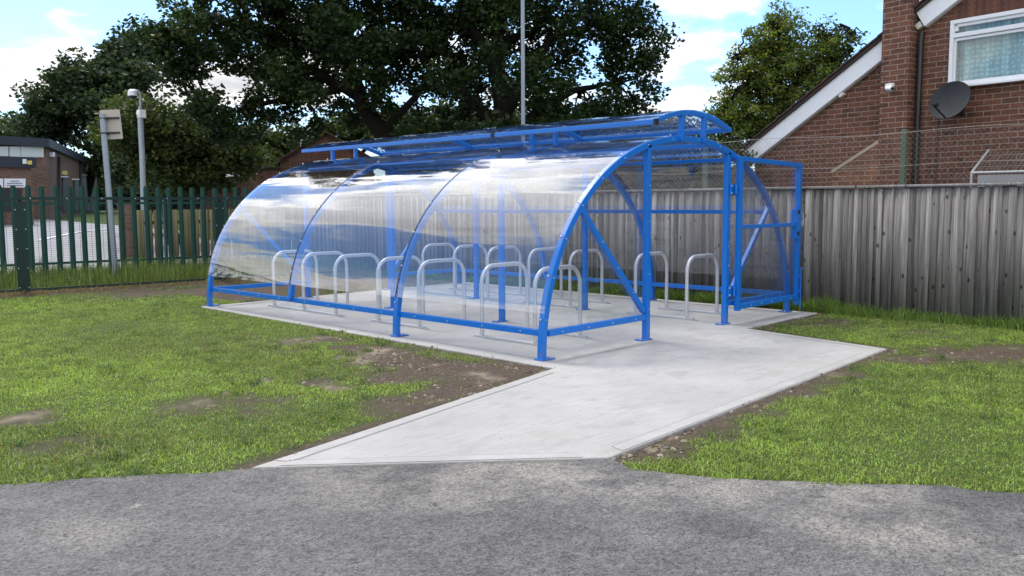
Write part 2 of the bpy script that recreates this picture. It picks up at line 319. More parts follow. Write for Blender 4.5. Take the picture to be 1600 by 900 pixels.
# ---------------------------------------------------------------- mesh helpers
class MB:
    def __init__(s): s.v = []; s.f = []; s.m = []
    def add(s, vs, fs, mi=0):
        o = len(s.v); s.v += [tuple(v) for v in vs]; s.f += [tuple(i + o for i in f) for f in fs]; s.m += [mi] * len(fs); return s
    def box(s, c, d, rot=None, mi=0):
        c = Vector(c); vs = []
        for i in (-1, 1):
            for j in (-1, 1):
                for k in (-1, 1):
                    p = Vector((i * d[0] / 2, j * d[1] / 2, k * d[2] / 2))
                    if rot is not None: p = rot @ p
                    vs.append(c + p)
        return s.add(vs, [(0, 1, 3, 2), (4, 6, 7, 5), (0, 4, 5, 1), (2, 3, 7, 6), (0, 2, 6, 4), (1, 5, 7, 3)], mi)
    def bar(s, a, b, w, h=None, side=None, mi=0):
        """rectangular bar; w across 'side', h the other way"""
        a, b = Vector(a), Vector(b); h = h or w; d = (b - a).normalized()
        side = Vector(side) if side is not None else (Vector((0, 0, 1)) if abs(d.z) < .9 else Vector((0, 1, 0)))
        u = (side - d * side.dot(d)).normalized(); v = d.cross(u)
        vs = [p + u * (i * w / 2) + v * (j * h / 2) for p in (a, b) for i, j in ((-1, -1), (1, -1), (1, 1), (-1, 1))]
        return s.add(vs, [(3, 2, 1, 0), (4, 5, 6, 7), (0, 1, 5, 4), (1, 2, 6, 5), (2, 3, 7, 6), (3, 0, 4, 7)], mi)
    def tube(s, pts, r, n=10, cap=True, mi=0):
        pts = [Vector(p) for p in pts]; rs = r if isinstance(r, (list, tuple)) else [r] * len(pts); o = len(s.v); u = None
        for i, p in enumerate(pts):
            d = (pts[min(i + 1, len(pts) - 1)] - pts[max(i - 1, 0)]).normalized()
            if u is None: u = d.orthogonal().normalized()
            u = (u - d * u.dot(d)).normalized(); v = d.cross(u)
            for k in range(n):
                a = 2 * math.pi * k / n; s.v.append(tuple(p + (u * math.cos(a) + v * math.sin(a)) * rs[i]))
        for i in range(len(pts) - 1):
            for k in range(n):
                a, b = o + i * n + k, o + i * n + (k + 1) % n; s.f.append((a, b, b + n, a + n)); s.m.append(mi)
        if cap:
            s.f.append(tuple(o + k for k in reversed(range(n)))); e = o + (len(pts) - 1) * n
            s.f.append(tuple(e + k for k in range(n))); s.m += [mi, mi]
        return s
    def sweep(s, pts, nrm, w, depth, axis, mi=0):
        """rectangular section w (along nrm) x depth (along axis) swept along pts"""
        o = len(s.v); axis = Vector(axis)
        for p, q in zip(pts, nrm):
            p, q = Vector(p), Vector(q)
            for i, j in ((-1, -1), (1, -1), (1, 1), (-1, 1)): s.v.append(tuple(p + q * (i * w / 2) + axis * (j * depth / 2)))
        L = len(pts)
        for i in range(L - 1):
            for k in range(4):
                a, b = o + 4 * i + k, o + 4 * i + (k + 1) % 4; s.f.append((a, b, b + 4, a + 4)); s.m.append(mi)
        s.f += [(o + 3, o + 2, o + 1, o), tuple(o + 4 * (L - 1) + k for k in range(4))]; s.m += [mi, mi]; return s
    def prism(s, poly, a, b, mi=0):
        """poly: list of Vector in a plane, extruded from +a to +b (vectors)"""
        n = len(poly); a, b = Vector(a), Vector(b); vs = [Vector(p) + a for p in poly] + [Vector(p) + b for p in poly]
        fs = [tuple(range(n)), tuple(reversed(range(n, 2 * n)))] + [(i, i + n, (i + 1) % n + n, (i + 1) % n) for i in range(n)]
        return s.add(vs, fs, mi)
    def dot(s, c, n, r=.011, h=.008, mi=1):
        n = Vector(n).normalized(); c = Vector(c); return s.tube([c - n * h * .3, c + n * h], [r, r * .8], 6, True, mi)
    def build(s, name, mats, parent=None, bevel=0, smooth=False):
        me = bpy.data.meshes.new(name); me.from_pydata(s.v, [], s.f); mats = mats if isinstance(mats, (list, tuple)) else [mats]
        for m in mats: me.materials.append(m)
        me.polygons.foreach_set('material_index', s.m)
        bm = bmesh.new(); bm.from_mesh(me); bmesh.ops.recalc_face_normals(bm, faces=bm.faces); bm.to_mesh(me); bm.free()
        if smooth: me.shade_smooth() if hasattr(me, 'shade_smooth') else None
        o = bpy.data.objects.new(name, me); col.objects.link(o)
        if parent: o.parent = parent
        if bevel:
            b = o.modifiers.new('bevel', 'BEVEL'); b.width = bevel; b.segments = 2; b.limit_method = 'ANGLE'; b.angle_limit = R(50)
        return o
def smooth_by_angle(o, ang=40):
    me = o.data
    me.polygons.foreach_set('use_smooth', [True] * len(me.polygons))
    try: me.set_sharp_from_angle(angle=R(ang))
    except Exception: pass
    return o
def tag(o, label=None, cat=None, group=None, kind=None):
    if label: o['label'] = label
    if cat: o['category'] = cat
    if group: o['group'] = group
    if kind: o['kind'] = kind
    return o
def empty(name, loc=(0, 0, 0), rz=0):
    o = bpy.data.objects.new(name, None); col.objects.link(o); o.location = loc; o.rotation_euler = (0, 0, rz); o.empty_display_size = .2; return o
def soup(name, V, F, material, tint=None, parent=None, attr='tint'):
    """big mesh from numpy arrays, tint: per-vertex colour"""
    me = bpy.data.meshes.new(name); nv, nf, k = len(V), len(F), F.shape[1]
    me.vertices.add(nv); me.vertices.foreach_set('co', V.astype(np.float32).ravel())
    me.loops.add(nf * k); me.loops.foreach_set('vertex_index', F.astype(np.int32).ravel())
    me.polygons.add(nf); me.polygons.foreach_set('loop_start', np.arange(0, nf * k, k, dtype=np.int32))
    try: me.polygons.foreach_set('loop_total', np.full(nf, k, dtype=np.int32))
    except Exception: pass
    me.update(calc_edges=True)
    if tint is not None:
        if tint.ndim == 1:
            at = me.attributes.new(attr, 'FLOAT', 'POINT'); at.data.foreach_set('value', tint.astype(np.float32))
        else:
            at = me.attributes.new(attr, 'FLOAT_COLOR', 'POINT'); at.data.foreach_set('color', np.c_[tint, np.ones(nv)].astype(np.float32).ravel())
    me.materials.append(material); o = bpy.data.objects.new(name, me); col.objects.link(o)
    if parent: o.parent = parent
    return o
def ray(px, py): return (fw * FPX + rt * (px - 800) - up * (py - 450)).normalized()
def at(px, py, dist):
    """point seen at a place of the 1600 x 900 frame, dist metres away over the ground"""
    d = ray(px, py); return CAM + d * (dist / math.hypot(d.x, d.y))
def on_ground(px, py, z=0):
    d = ray(px, py); return CAM + d * ((z - CAM.z) / d.z)
def on_plane(px, py, pt, n):
    d = ray(px, py); n = Vector(n); return CAM + d * ((Vector(pt) - CAM).dot(n) / d.dot(n))
def vnoise(x, y, s=0):
    """smooth value noise, numpy"""
    xi, yi = np.floor(x), np.floor(y); xf, yf = x - xi, y - yi
    h = lambda a, b: np.modf(np.abs(np.sin(a * 127.1 + b * 311.7 + s * 74.7) * 43758.5453))[0]
    u, v = xf * xf * (3 - 2 * xf), yf * yf * (3 - 2 * yf)
    return (h(xi, yi) * (1 - u) + h(xi + 1, yi) * u) * (1 - v) + (h(xi, yi + 1) * (1 - u) + h(xi + 1, yi + 1) * u) * v
def fbm(x, y, s=0, o=4):
    r = np.zeros_like(x); a = .5
    for k in range(o): r += a * vnoise(x * 2 ** k, y * 2 ** k, s + k); a *= .5
    return r / (1 - .5 ** o)
def inside(x, y, poly):
    r = np.zeros(x.shape, bool); n = len(poly)
    for i in range(n):
        x0, y0 = poly[i]; x1, y1 = poly[(i + 1) % n]
        if y0 == y1: continue
        c = ((y0 > y) != (y1 > y)) & (x < (x1 - x0) * (y - y0) / (y1 - y0) + x0); r ^= c
    return r
def edge_dist(x, y, poly, closed=True):
    d = np.full(x.shape, 1e9); n = len(poly)
    for i in range(n if closed else n - 1):
        x0, y0 = poly[i]; x1, y1 = poly[(i + 1) % n]; dx, dy = x1 - x0, y1 - y0
        tt = np.clip(((x - x0) * dx + (y - y0) * dy) / (dx * dx + dy * dy), 0, 1); d = np.minimum(d, np.hypot(x - x0 - tt * dx, y - y0 - tt * dy))
    return d

# ---------------------------------------------------------------- ground, slab, path, car park
SLAB = [(-.12, 6.99), (-.23, -.36), (-3.79, -1.09), (-2.18, -2.52), (2.97, -2.26), (3.35, -.42), (5.37, -.40), (5.45, 6.99)]
SLAB = [(-.12, 6.99), (-.23, -.36), (-3.79, -1.09), (-2.18, -2.52), (2.97, -2.26), (3.33, -.42), (5.37, -.40), (5.45, 6.99)]
def g2(px, py): p = on_ground(px, py, -.012); return (p.x, p.y)
left_edge = [g2(*q) for q in ((-700, 800), (-300, 778), (0, 757), (120, 748), (250, 741), (330, 737), (392, 731.5))]
right_edge = [g2(*q) for q in ((952, 715), (985, 731), (1030, 737), (1080, 743), (1160, 748), (1250, 752), (1330, 755), (1400, 757), (1480, 759), (1530, 768), (1600, 770), (1900, 790), (2600, 850))]
front = left_edge + [(-3.60, -1.16), (-2.15, -2.40)] + right_edge
A_far = Vector((front[-1][0], front[-1][1], 0)); B_far = Vector((front[0][0], front[0][1], 0))
ASPH = front + [(A_far.x + 2, A_far.y - 14), (-12, -22), (B_far.x - 14, B_far.y - 10)]
for q in ((700, 850, .8), (780, 800, .7), (1090, 810, .8), (950, 860, .6), (1600, 766, .5), (60, 775, .5)):
    x, y = g2(q[0], q[1]); ASPH_DARK.append((x, y, .42, q[2] * .6))
for q in ((760, 742, .85, .6), (560, 742, .7, .45), (1000, 745, .6, .75), (1200, 762, .6, .6), (1380, 772, .6, .5), (1350, 830, .5, .6), (120, 850, .5, .35), (1500, 850, .5, .5), (900, 740, .6, .55)):
    x, y = g2(q[0], q[1]); ASPH_LIGHT.append((x, y, q[2], q[3]))
M_ASPH = mat('worn_asphalt', f_asphalt)

# soil patches (metres): centre, radius, strength
SOIL = []
def soil_px(px, py, r, a): x, y = g2(px, py); SOIL.append((x, y, r, a))
for q in ((815, 580, .62, 1.3), (750, 582, .76, 1.3), (690, 578, .80, 1.25), (630, 560, .72, 1.2), (715, 612, .66, 1.2), (655, 636, .5, 1.0), (590, 548, .55, 1.1), (600, 655, .3, .8), (480, 530, .4, .75), (450, 545, .3, .6),
          (490, 600, .35, .75), (420, 545, .3, .5), (330, 632, .3, .75), (270, 640, .25, .7), (380, 636, .28, .7), (40, 652, .3, .8), (20, 660, .25, .8), (95, 688, .3, .55),
          (985, 716, .3, 1.2), (1005, 704, .34, 1.2), (1045, 680, .34, 1.2), (1085, 657, .36, 1.2), (1135, 632, .40, 1.25), (1185, 608, .44, 1.3), (1235, 592, .42, 1.25), (1290, 575, .38, 1.2), (1350, 560, .25, .9),
          (1430, 560, .5, 1.1), (1520, 555, .6, 1.2), (1590, 553, .6, 1.2), (1640, 555, .7, 1.2), (1440, 520, .4, .5), (1320, 505, .4, .6), (1250, 505, .35, .7), (1200, 512, .3, .8), (1100, 668, .3, .8)): soil_px(*q)
def soil_of(x, y):
    s = np.zeros_like(x); wx = x + (fbm(x * 2.3, y * 2.3, 3) - .5) * .9; wy = y + (fbm(x * 2.3, y * 2.3, 9) - .5) * .9
    for cx, cy, r, a in SOIL: s = np.maximum(s, a * np.clip(1.25 - np.hypot(wx - cx, wy - cy) / r, 0, 1))
    de = edge_dist(x, y, SLAB); s = np.maximum(s, np.clip(1.15 - de / (.03 + (.07 + .16 * fbm(x * 1.7, y * 1.7, 5)) * np.clip(2.6 - y, 0, 1)), 0, 1))
    yf = 11.3 - .12 * x                                   # strip under the mesh fence
    s = np.maximum(s, np.clip(1.25 - np.abs(y - yf + .35) / .5, 0, 1) * (x < 6))
    s = np.maximum(s, np.clip(1.3 - np.abs(y - 8.8) / 2.2, 0, 1) * (x > .6) * (x < 5.5))
    s = np.maximum(s, np.clip(1.1 - np.hypot(x - .2, y - 9.8) / 1.3, 0, 1))
    s = s + (fbm(x * 5, y * 5, 11) - .5) * .55 * (s > .05)
    s = np.maximum(s, np.clip((fbm(x * .9, y * .9, 21) - .70) * 4, 0, .5))
    return np.clip(s, 0, 1)
def rise(x, y): return np.clip((y - 17) * .022, 0, 1.05)
def axis_lin(a, b, st, far):
    c = np.arange(a, b + 1e-6, st); g = st * 1.25; lo, hi = [a], [b]
    while hi[-1] < far: hi.append(hi[-1] + g); lo.append(lo[-1] - g); g *= 1.28
    return np.r_[lo[:0:-1], c, hi[1:]]
gx = axis_lin(-10, 9, .065, 900); gy = axis_lin(-6, 13, .065, 900)
X, Y = np.meshgrid(gx, gy, indexing='ij'); x, y = X.ravel(), Y.ravel()
ins_a = inside(x, y, ASPH); ins_s = inside(x, y, SLAB)
de_a = edge_dist(x, y, front, False); de_s = edge_dist(x, y, SLAB)
S0 = soil_of(x, y)
z = -.012 + (fbm(x * 1.2, y * 1.2, 1) - .5) * .03 + (fbm(x * 6, y * 6, 2) - .5) * .03 * S0 + rise(x, y)
low = np.where(ins_a, np.clip(de_a / .12, 0, 1), 0); low = np.maximum(low, np.where(ins_s, np.clip(de_s / .10, 0, 1), 0))
z = z - low * .09
ny = len(gy); idx = np.arange(len(x)).reshape(len(gx), ny)
F = np.stack([idx[:-1, :-1], idx[1:, :-1], idx[1:, 1:], idx[:-1, 1:]], -1).reshape(-1, 4)
TAN = [(*g2(a_, b_), r_) for a_, b_, r_ in ((38, 655, .16), (70, 650, .12), (15, 660, .10), (310, 633, .13), (330, 640, .10), (245, 640, .10), (350, 618, .10), (470, 530, .26), (440, 536, .16), (500, 528, .14), (560, 560, .26), (590, 548, .22), (410, 600, .14), (530, 605, .14), (760, 590, .2))]
def tan_of(x, y):
    wx = x + (fbm(x * 6, y * 6, 13) - .5) * .6; wy = y + (fbm(x * 6, y * 6, 19) - .5) * .6; s = np.zeros_like(x)
    for cx, cy, r_ in TAN: s = np.maximum(s, np.clip(1.15 - np.hypot(wx - cx, wy - cy) / r_, 0, 1))
    return s
T0 = tan_of(x, y); S0 = np.maximum(S0, T0)
g = soup('ground', np.c_[x, y, z], F, M_GROUND, S0, None, 'soil'); tag(g, kind='structure')
ta = g.data.attributes.new('tan', 'FLOAT', 'POINT'); ta.data.foreach_set('value', T0.astype(np.float32))
g.data.polygons.foreach_set('use_smooth', np.ones(len(F), bool))

def poly_wobble(poly, step=.12, amp=.035, seed=5):
    out = []
    for i in range(len(poly)):
        a, b = Vector(poly[i]), Vector(poly[(i + 1) % len(poly)]); L = (b - a).length
        n = max(1, int(min(L, 12) / step)) if L < 12 else 1
        nn = Vector((-(b - a).y, (b - a).x)).normalized()
        for k in range(n):
            q = a.lerp(b, k / n); w = (float(fbm(np.array([q.x * 3.]), np.array([q.y * 3.]), seed)[0]) - .5) * 2 * amp + (float(fbm(np.array([q.x * 14.]), np.array([q.y * 14.]), seed)[0]) - .5) * amp
            out.append(q + nn * w)
    return out
mb = MB(); mb.prism([Vector((q.x, q.y, 0)) for q in poly_wobble(ASPH)], (0, 0, -.09), (0, 0, -.012))
tag(mb.build('asphalt_path', M_ASPH), kind='structure')
mb = MB(); mb.prism([Vector((q[0], q[1], 0)) for q in SLAB], (0, 0, -.12), (0, 0, 0))
tag(mb.build('concrete_slab', M_CONC, bevel=.008), kind='structure')
# trowelled margin and the groove beside it
edge = MB(); grv = MB()
for a, b, side in (((-.23, -.36), (-3.79, -1.09), -1), ((-3.79, -1.09), (-2.18, -2.52), -1), ((-2.18, -2.52), (2.97, -2.26), -1), ((2.97, -2.26), (3.33, -.42), -1)):
    a, b = Vector((*a, 0)), Vector((*b, 0)); d = (b - a).normalized(); n = Vector((-d.y, d.x, 0))
    w = .11
    q = [a + n * .012 + d * .16, b + n * .012 - d * .16, b + n * w - d * .20, a + n * w + d * .20]
    if (b - a).length < 2: q = [a + n * .012 + d * .04, b + n * .012 - d * .04, b + n * w - d * .12, a + n * w + d * .12]
    edge.add([p + Vector((0, 0, .003)) for p in q], [(0, 1, 2, 3)])
    q = [q[3], q[2], q[2] + n * .014, q[3] + n * .014]
    grv.add([p + Vector((0, 0, .002)) for p in q], [(0, 1, 2, 3)])
tag(edge.build('concrete_margin', M_CONCS), kind='structure'); tag(grv.build('concrete_groove', M_GROOVE), kind='structure')

# grass blades
def blades(n, xs, ys, zs, lmin, lmax, w, tints, lean=.6):
    th = rng.uniform(0, 2 * np.pi, n); L = rng.uniform(lmin, lmax, n); ww = w * rng.uniform(.6, 1.3, n)
    la = rng.uniform(0, 2 * np.pi, n); le = np.abs(rng.normal(0, lean, n)) * L
    dx, dy = np.cos(th) * ww / 2, np.sin(th) * ww / 2; ox, oy = np.cos(la) * le, np.sin(la) * le
    V = np.empty((n, 5, 3))
    V[:, 0] = np.c_[xs - dx, ys - dy, zs]; V[:, 1] = np.c_[xs + dx, ys + dy, zs]
    V[:, 2] = np.c_[xs + dx * .8 + ox * .35, ys + dy * .8 + oy * .35, zs + L * .6]; V[:, 3] = np.c_[xs - dx * .8 + ox * .35, ys - dy * .8 + oy * .35, zs + L * .6]
    V[:, 4] = np.c_[xs + ox, ys + oy, zs + L * np.sqrt(np.clip(1 - (le / L) ** 2 * .6, .15, 1))]
    i = np.arange(n)[:, None] * 5
    F = np.concatenate([i + np.array([[0, 1, 2]]), i + np.array([[0, 2, 3]]), i + np.array([[3, 2, 4]])])
    return V.reshape(-1, 3), F, np.repeat(tints, 5, 0)
N = 1900000
xs = rng.uniform(-10, 9, N); ys = rng.uniform(-6, 13, N)
dx, dy = xs - CAM.x, ys - CAM.y; dep = dx * math.sin(YAW) + dy * math.cos(YAW); lat = dx * math.cos(YAW) - dy * math.sin(YAW)
ok = (dep > 3) & (np.abs(lat) < dep * .66 + 3.2) & (rng.random(N) < np.clip(7.5 / np.maximum(dep, 1), 0, 1) ** 1.1)
xs, ys, dep = xs[ok], ys[ok], dep[ok]
ins = inside(xs, ys, ASPH); de = edge_dist(xs, ys, front, False); wob = (fbm(xs * 4, ys * 4, 31) - .45) * .14
ok = (~ins) | (de < wob)
ok &= ~(inside(xs, ys, SLAB) & (edge_dist(xs, ys, SLAB) > .015)) & (ys < 11.4 - .12 * xs) & (xs < 5.8)
xs, ys, dep = xs[ok], ys[ok], dep[ok]
so = np.maximum(soil_of(xs, ys), tan_of(xs, ys)); thin = np.clip(1.05 - so * 1.75, .015, 1) * np.clip(.35 + 1.3 * fbm(xs * 1.6, ys * 1.6, 41), .4, 1)
ok = rng.random(len(xs)) < thin; xs, ys, dep, so = xs[ok], ys[ok], dep[ok], so[ok]; n = len(xs)
lush = np.clip((fbm(xs * .55, ys * .55, 51) - .26) * 2.4, 0, 1); dry = rng.random(n) < (.05 + .16 * fbm(xs * 2.5, ys * 2.5, 61) * (1 - lush * .6) + so * .30)
ti = (1 - lush)[:, None] * np.array([.225, .310, .095]) + lush[:, None] * np.array([.320, .450, .100])
ti = np.where(dry[:, None], np.array([.25, .21, .10]), ti) * rng.uniform(.5, 1.4, n)[:, None] * (.62 + .76 * fbm(xs * 7, ys * 7, 81, 3))[:, None]
V, F, T = blades(n, xs, ys, np.full(n, -.016), .014, .042, .0060 + 0 * dep, ti, 1.15)
V[:, 2] += 0
gr = soup('grass', V, F, M_BLADE, T); tag(gr, kind='stuff', label='short patchy lawn grass either side of the concrete', cat='grass')
print('lawn blades', n)
nt_ = 1900; tx, ty = rng.uniform(-10, 9, nt_ * 3), rng.uniform(-6, 11, nt_ * 3)
ok = ~inside(tx, ty, ASPH) & ~inside(tx, ty, SLAB) & (tx < 5.6) & (ty < 10.6 - .12 * tx) & (soil_of(tx, ty) < .75) & (fbm(tx * .8, ty * .8, 101) > .42); tx, ty = tx[ok][:nt_], ty[ok][:nt_]
nb_ = 22; xs = np.repeat(tx, nb_) + rng.normal(0, .03, len(tx) * nb_); ys = np.repeat(ty, nb_) + rng.normal(0, .03, len(tx) * nb_); tc = np.repeat(rng.random(len(tx)), nb_)[:, None]
ti = (np.array([.07, .135, .045]) * (1 - tc) + np.array([.24, .30, .10]) * tc) * rng.uniform(.6, 1.3, len(xs))[:, None]
V, F, T = blades(len(xs), xs, ys, np.full(len(xs), -.014), .025, .065, .007, ti, 1.0)
tag(soup('grass_tufts', V, F, M_BLADE, T), 'coarser tufts standing in the short lawn', 'grass', kind='stuff')
def strip(name, n, xs, ys, zs, l0, l1, w, c0, c1, label, lean=.5):
    k = rng.random(n)[:, None]; ti = (np.array(c0) * (1 - k) + np.array(c1) * k) * rng.uniform(.6, 1.3, n)[:, None]
    V, F, T = blades(n, xs, ys, zs, l0, l1, w, ti, lean); o = soup(name, V, F, M_BLADE, T); tag(o, label, 'grass', kind='stuff'); return o
n = 26000; ys = rng.uniform(-6, 11, n); cl = fbm(ys * 1.3, ys * 0 + 3, 71); xs = 5.68 - np.abs(rng.normal(0, .10 + .12 * cl, n)); keep = (rng.random(n) < .35 + cl) & ((ys < -.5) | (xs > 5.50)); xs, ys, cl = xs[keep], ys[keep], cl[keep]
strip('long_grass', len(xs), xs, ys, np.full(len(xs), -.04), .04 + .10 * cl, .10 + .42 * cl ** 1.5, .009, (.08, .15, .035), (.20, .30, .075), 'long green grass along the foot of the timber fence', .7)
n = 34000; xs = rng.uniform(-9, 6, n); ys = 11.75 - .12 * xs + rng.random(n) ** .8 * 3.3
strip('long_grass', n, xs, ys, np.full(n, -.03) + rise(xs, ys), .08, .16 + .75 * fbm(xs * 1.1, ys * 1.1, 111) ** 1.4, .011, (.07, .12, .03), (.24, .31, .10), 'tall unmown grass and weeds between the two green fences', .35)
n = 6000; xs = rng.uniform(-9, 5.6, n); ys = 11.05 - .12 * xs + rng.normal(0, .22, n)
strip('dead_grass', n, xs, ys, np.full(n, -.03), .03, .16, .009, (.16, .11, .065), (.26, .19, .11), 'dry brown grass under the green mesh fence', 1.2)
# low earth bank under mesh fence is part of the ground; car park beyond the palisade
cx = np.linspace(-60, 60, 41); cy = np.r_[np.linspace(14.9, 70, 30), 110]
Xc, Yc = np.meshgrid(cx, cy, indexing='ij'); idx = np.arange(Xc.size).reshape(Xc.shape)
F = np.stack([idx[:-1, :-1], idx[1:, :-1], idx[1:, 1:], idx[:-1, 1:]], -1).reshape(-1, 4)
keepf = (Xc[:-1, :-1].ravel() < 10)
o = soup('car_park', np.c_[Xc.ravel(), Yc.ravel(), rise(Xc.ravel(), Yc.ravel()) + .03], F[keepf], M_CARPARK); tag(o, kind='structure')
mb = MB()
for (a, b) in (((60, 374), (118, 366)), ((118, 366), (170, 362))):
    p, q = on_ground(*a, .35), on_ground(*b, .35)
    for u in (p, q): u.z = float(rise(np.array([u.x]), np.array([u.y]))[0]) + .05
    mb.bar(p, q, .02, .16)
tag(mb.build('road_marking', M_LINE), kind='structure')

mb = MB(); mb.prism([Vector(q) for q in ((-70, -30, 0), (-11.9, -8, 0), (-9.4, 12.6, 0), (-9.4, 15, 0), (-70, 15, 0))], (0, 0, 0), (0, 0, .02)); o = mb.build('car_park', M_CARPARK); tag(o, kind='structure')
# ---------------------------------------------------------------- cycle shelter
W, H0, NEXP = 5.228, 2.305, 2.12
FY = [0, 2.3115, 4.623, 6.9346]; X1, X2 = 1.777, 3.515
def arch_pts(off=0, n=56, lo=0.0):
    """centre line of the arch offset outwards; returns points and normals in XZ"""
    P, Q = [], []; a, b = W / 2, H0
    for i in range(n + 1):
        th = math.pi * (1 - i / n); c, s = math.cos(th), math.sin(th)
        px = a * math.copysign(abs(c) ** (2 / NEXP), c); pz = b * abs(s) ** (2 / NEXP) if s > 1e-9 else 0.0
        nx = math.copysign((abs(px) / a) ** (NEXP - 1), px) / a; nz = (pz / b) ** (NEXP - 1) / b; L = math.hypot(nx, nz)
        P.append((a + px + nx / L * off, pz + nz / L * off)); Q.append((nx / L, nz / L))
    return P, Q
def arch_at_x(x):
    a = W / 2; k = abs(x - a) / a; return H0 * (1 - k ** NEXP) ** (1 / NEXP)
def arch_span(off, cond, n=120):
    P, Q = arch_pts(off, n); C, _ = arch_pts(0, n); r = [(p, q) for p, q, c in zip(P, Q, C) if cond(c[0], c[1])]; return [a for a, b in r], [b for a, b in r]
sh = empty('cycle_shelter'); tag(sh, 'blue arched cycle shelter with clear curved panels and open gate', 'bike shelter')
T = .068
for k, fy in enumerate(FY):
    cut = .22 if k == 2 else 0
    P, Q = arch_span(0, lambda x, z: z >= cut - 1e-6); mb = MB()
    if cut == 0:
        P = [(0, 0)] + P[1:-1] + [(W, 0)]
    mb.sweep([(p[0], fy, p[1]) for p in P], [(q[0], 0, q[1]) for q in Q], T, T, (0, 1, 0))
    for i in range(6, len(P) - 5, 7):
        mb.dot((P[i][0] + Q[i][0] * .047, fy, P[i][1] + Q[i][1] * .047), (Q[i][0], 0, Q[i][1]), .012, .010)
        if k == 0: mb.dot((P[i][0], fy - T / 2, P[i][1]), (0, -1, 0), .010, .008)
    o = mb.build('arch_frame', [M_BLUE, M_STEEL], sh, bevel=.006)
    if cut == 0:
        for x0, sgn in ((0, 1), (W, -1)):
            b = MB(); b.box((x0 + sgn * .045, fy, .009), (.19, .12, .014)); b.dot((x0 + sgn * .115, fy + .03, .015), (0, 0, 1), .013, .014); b.dot((x0 + sgn * .115, fy - .03, .015), (0, 0, 1), .013, .014)
            b.build('base_plate', [M_BLUE, M_STEEL], sh, bevel=.003)
    for x0, sgn in ((X1, -1), (X2, -1)):
        b = MB(); b.box((x0, fy, arch_at_x(x0) / 2 + .005), (T, T, arch_at_x(x0) - .01))
        if k == 0:
            for zz in (.35, .75, 1.0, 1.35, 1.75): b.dot((x0 + .01, fy - T / 2, zz), (0, -1, 0), .009, .008)
        o = b.build('upright_post', [M_BLUE, M_STEEL], sh, bevel=.006)
        b = MB(); b.box((x0 + sgn * .045, fy, .008), (.20, .11, .013)); b.dot((x0 - .11, fy, .014), (0, 0, 1), .013, .012); b.build('base_plate', [M_BLUE, M_STEEL], sh, bevel=.003)
for fy in FY[1:3]:
    P, Q = arch_span(.0485, lambda x, z: z > .44)
    mb = MB(); mb.sweep([(p[0], fy, p[1]) for p in P], [(q[0], 0, q[1]) for q in Q], .006, .011, (0, 1, 0)); mb.build('glazing_strip', M_PIPE, sh)
RZ = .262
def rail(a, b, bolts=None, w=.062, name='bottom_rail', bn=None):
    mb = MB(); mb.bar(a, b, w, w)
    if bolts:
        a_, b_ = Vector(a), Vector(b)
        for i in range(bolts):
            p = a_.lerp(b_, (i + .5) / bolts); mb.dot(p + Vector(bn) * w / 2, bn, .011, .008)
    return mb.build(name, [M_BLUE, M_STEEL], sh, bevel=.005)
for k in range(3):
    rail((.055, FY[k] + .036, RZ), (.055, FY[k + 1] - .036, RZ), 4, bn=(-1, 0, 0))
    rail((W - .055, FY[k] + .036, RZ), (W - .055, FY[k + 1] - .036, RZ))
for fy, e in ((0, -1), (FY[3], 1)):
    rail((.075, fy, RZ), (X1 - .036, fy, RZ), 4, bn=(0, e, 0)); rail((X2 + .036, fy, RZ), (W - .075, fy, RZ), 4, bn=(0, e, 0))
    for x0, x1 in ((.60, X1 - .06), (W - .60, X2 + .06)):
        mb = MB(); a, b = Vector((x0, fy, arch_at_x(x0) - .04)), Vector((x1, fy, .33)); mb.bar(a, b, .055, .055, (0, 1, 0))
        for i in (.3, .55, .8): mb.dot(a.lerp(b, i) + Vector((0, e * .027, 0)), (0, e, 0), .010, .008)
        mb.build('brace', [M_BLUE, M_STEEL], sh, bevel=.005)
mb = MB(); mb.bar((X1 + .036, FY[3], RZ), (X2 - .036, FY[3], RZ), .06)
for x0, nm, sz in ((1.50, 'purlin', .05), (2.12, 'purlin', .05), (3.11, 'purlin', .05), (3.73, 'purlin', .05), (4.72, 'purlin', .055)):
    for k in range(3):
        mb = MB(); mb.bar((x0, FY[k] + .035, arch_at_x(x0) - .012), (x0, FY[k + 1] - .035, arch_at_x(x0) - .012), sz); mb.build(nm, M_BLUE, sh, bevel=.004)
def sheet(name, P, Q, y0, y1, th=.005, ny=2):
    mb = MB(); o = 0; n = len(P); vs = []
    for d in (0, th):
        for p, q in zip(P, Q):
            for yy in (y0, y1): vs.append((p[0] + q[0] * d, yy, p[1] + q[1] * d))
    m = 2 * n; fs = []
    for i in range(n - 1):
        fs.append((2 * i, 2 * i + 1, 2 * i + 3, 2 * i + 2)); fs.append((m + 2 * i, m + 2 * i + 2, m + 2 * i + 3, m + 2 * i + 1))
        fs.append((2 * i, 2 * i + 2, m + 2 * i + 2, m + 2 * i)); fs.append((2 * i + 1, m + 2 * i + 1, m + 2 * i + 3, 2 * i + 3))
    fs += [(0, m, m + 1, 1), (2 * n - 2, 2 * n - 1, m + 2 * n - 1, m + 2 * n - 2)]
    mb.add(vs, fs); ob = mb.build(name, M_POLY, sh); smooth_by_angle(ob, 30); return ob
for k in range(3):
    y0, y1 = FY[k] + (-.03 if k == 0 else .004), FY[k + 1] + (.03 if k == 2 else -.004)
    for lo, hi, off in ((lambda x, z: x < 2.28 and z > .46, None, .039), (lambda x, z: x > 2.95 and z > .46, None, .039)):
        P, Q = arch_span(off, lo); sheet('panel', P, Q, y0, y1)
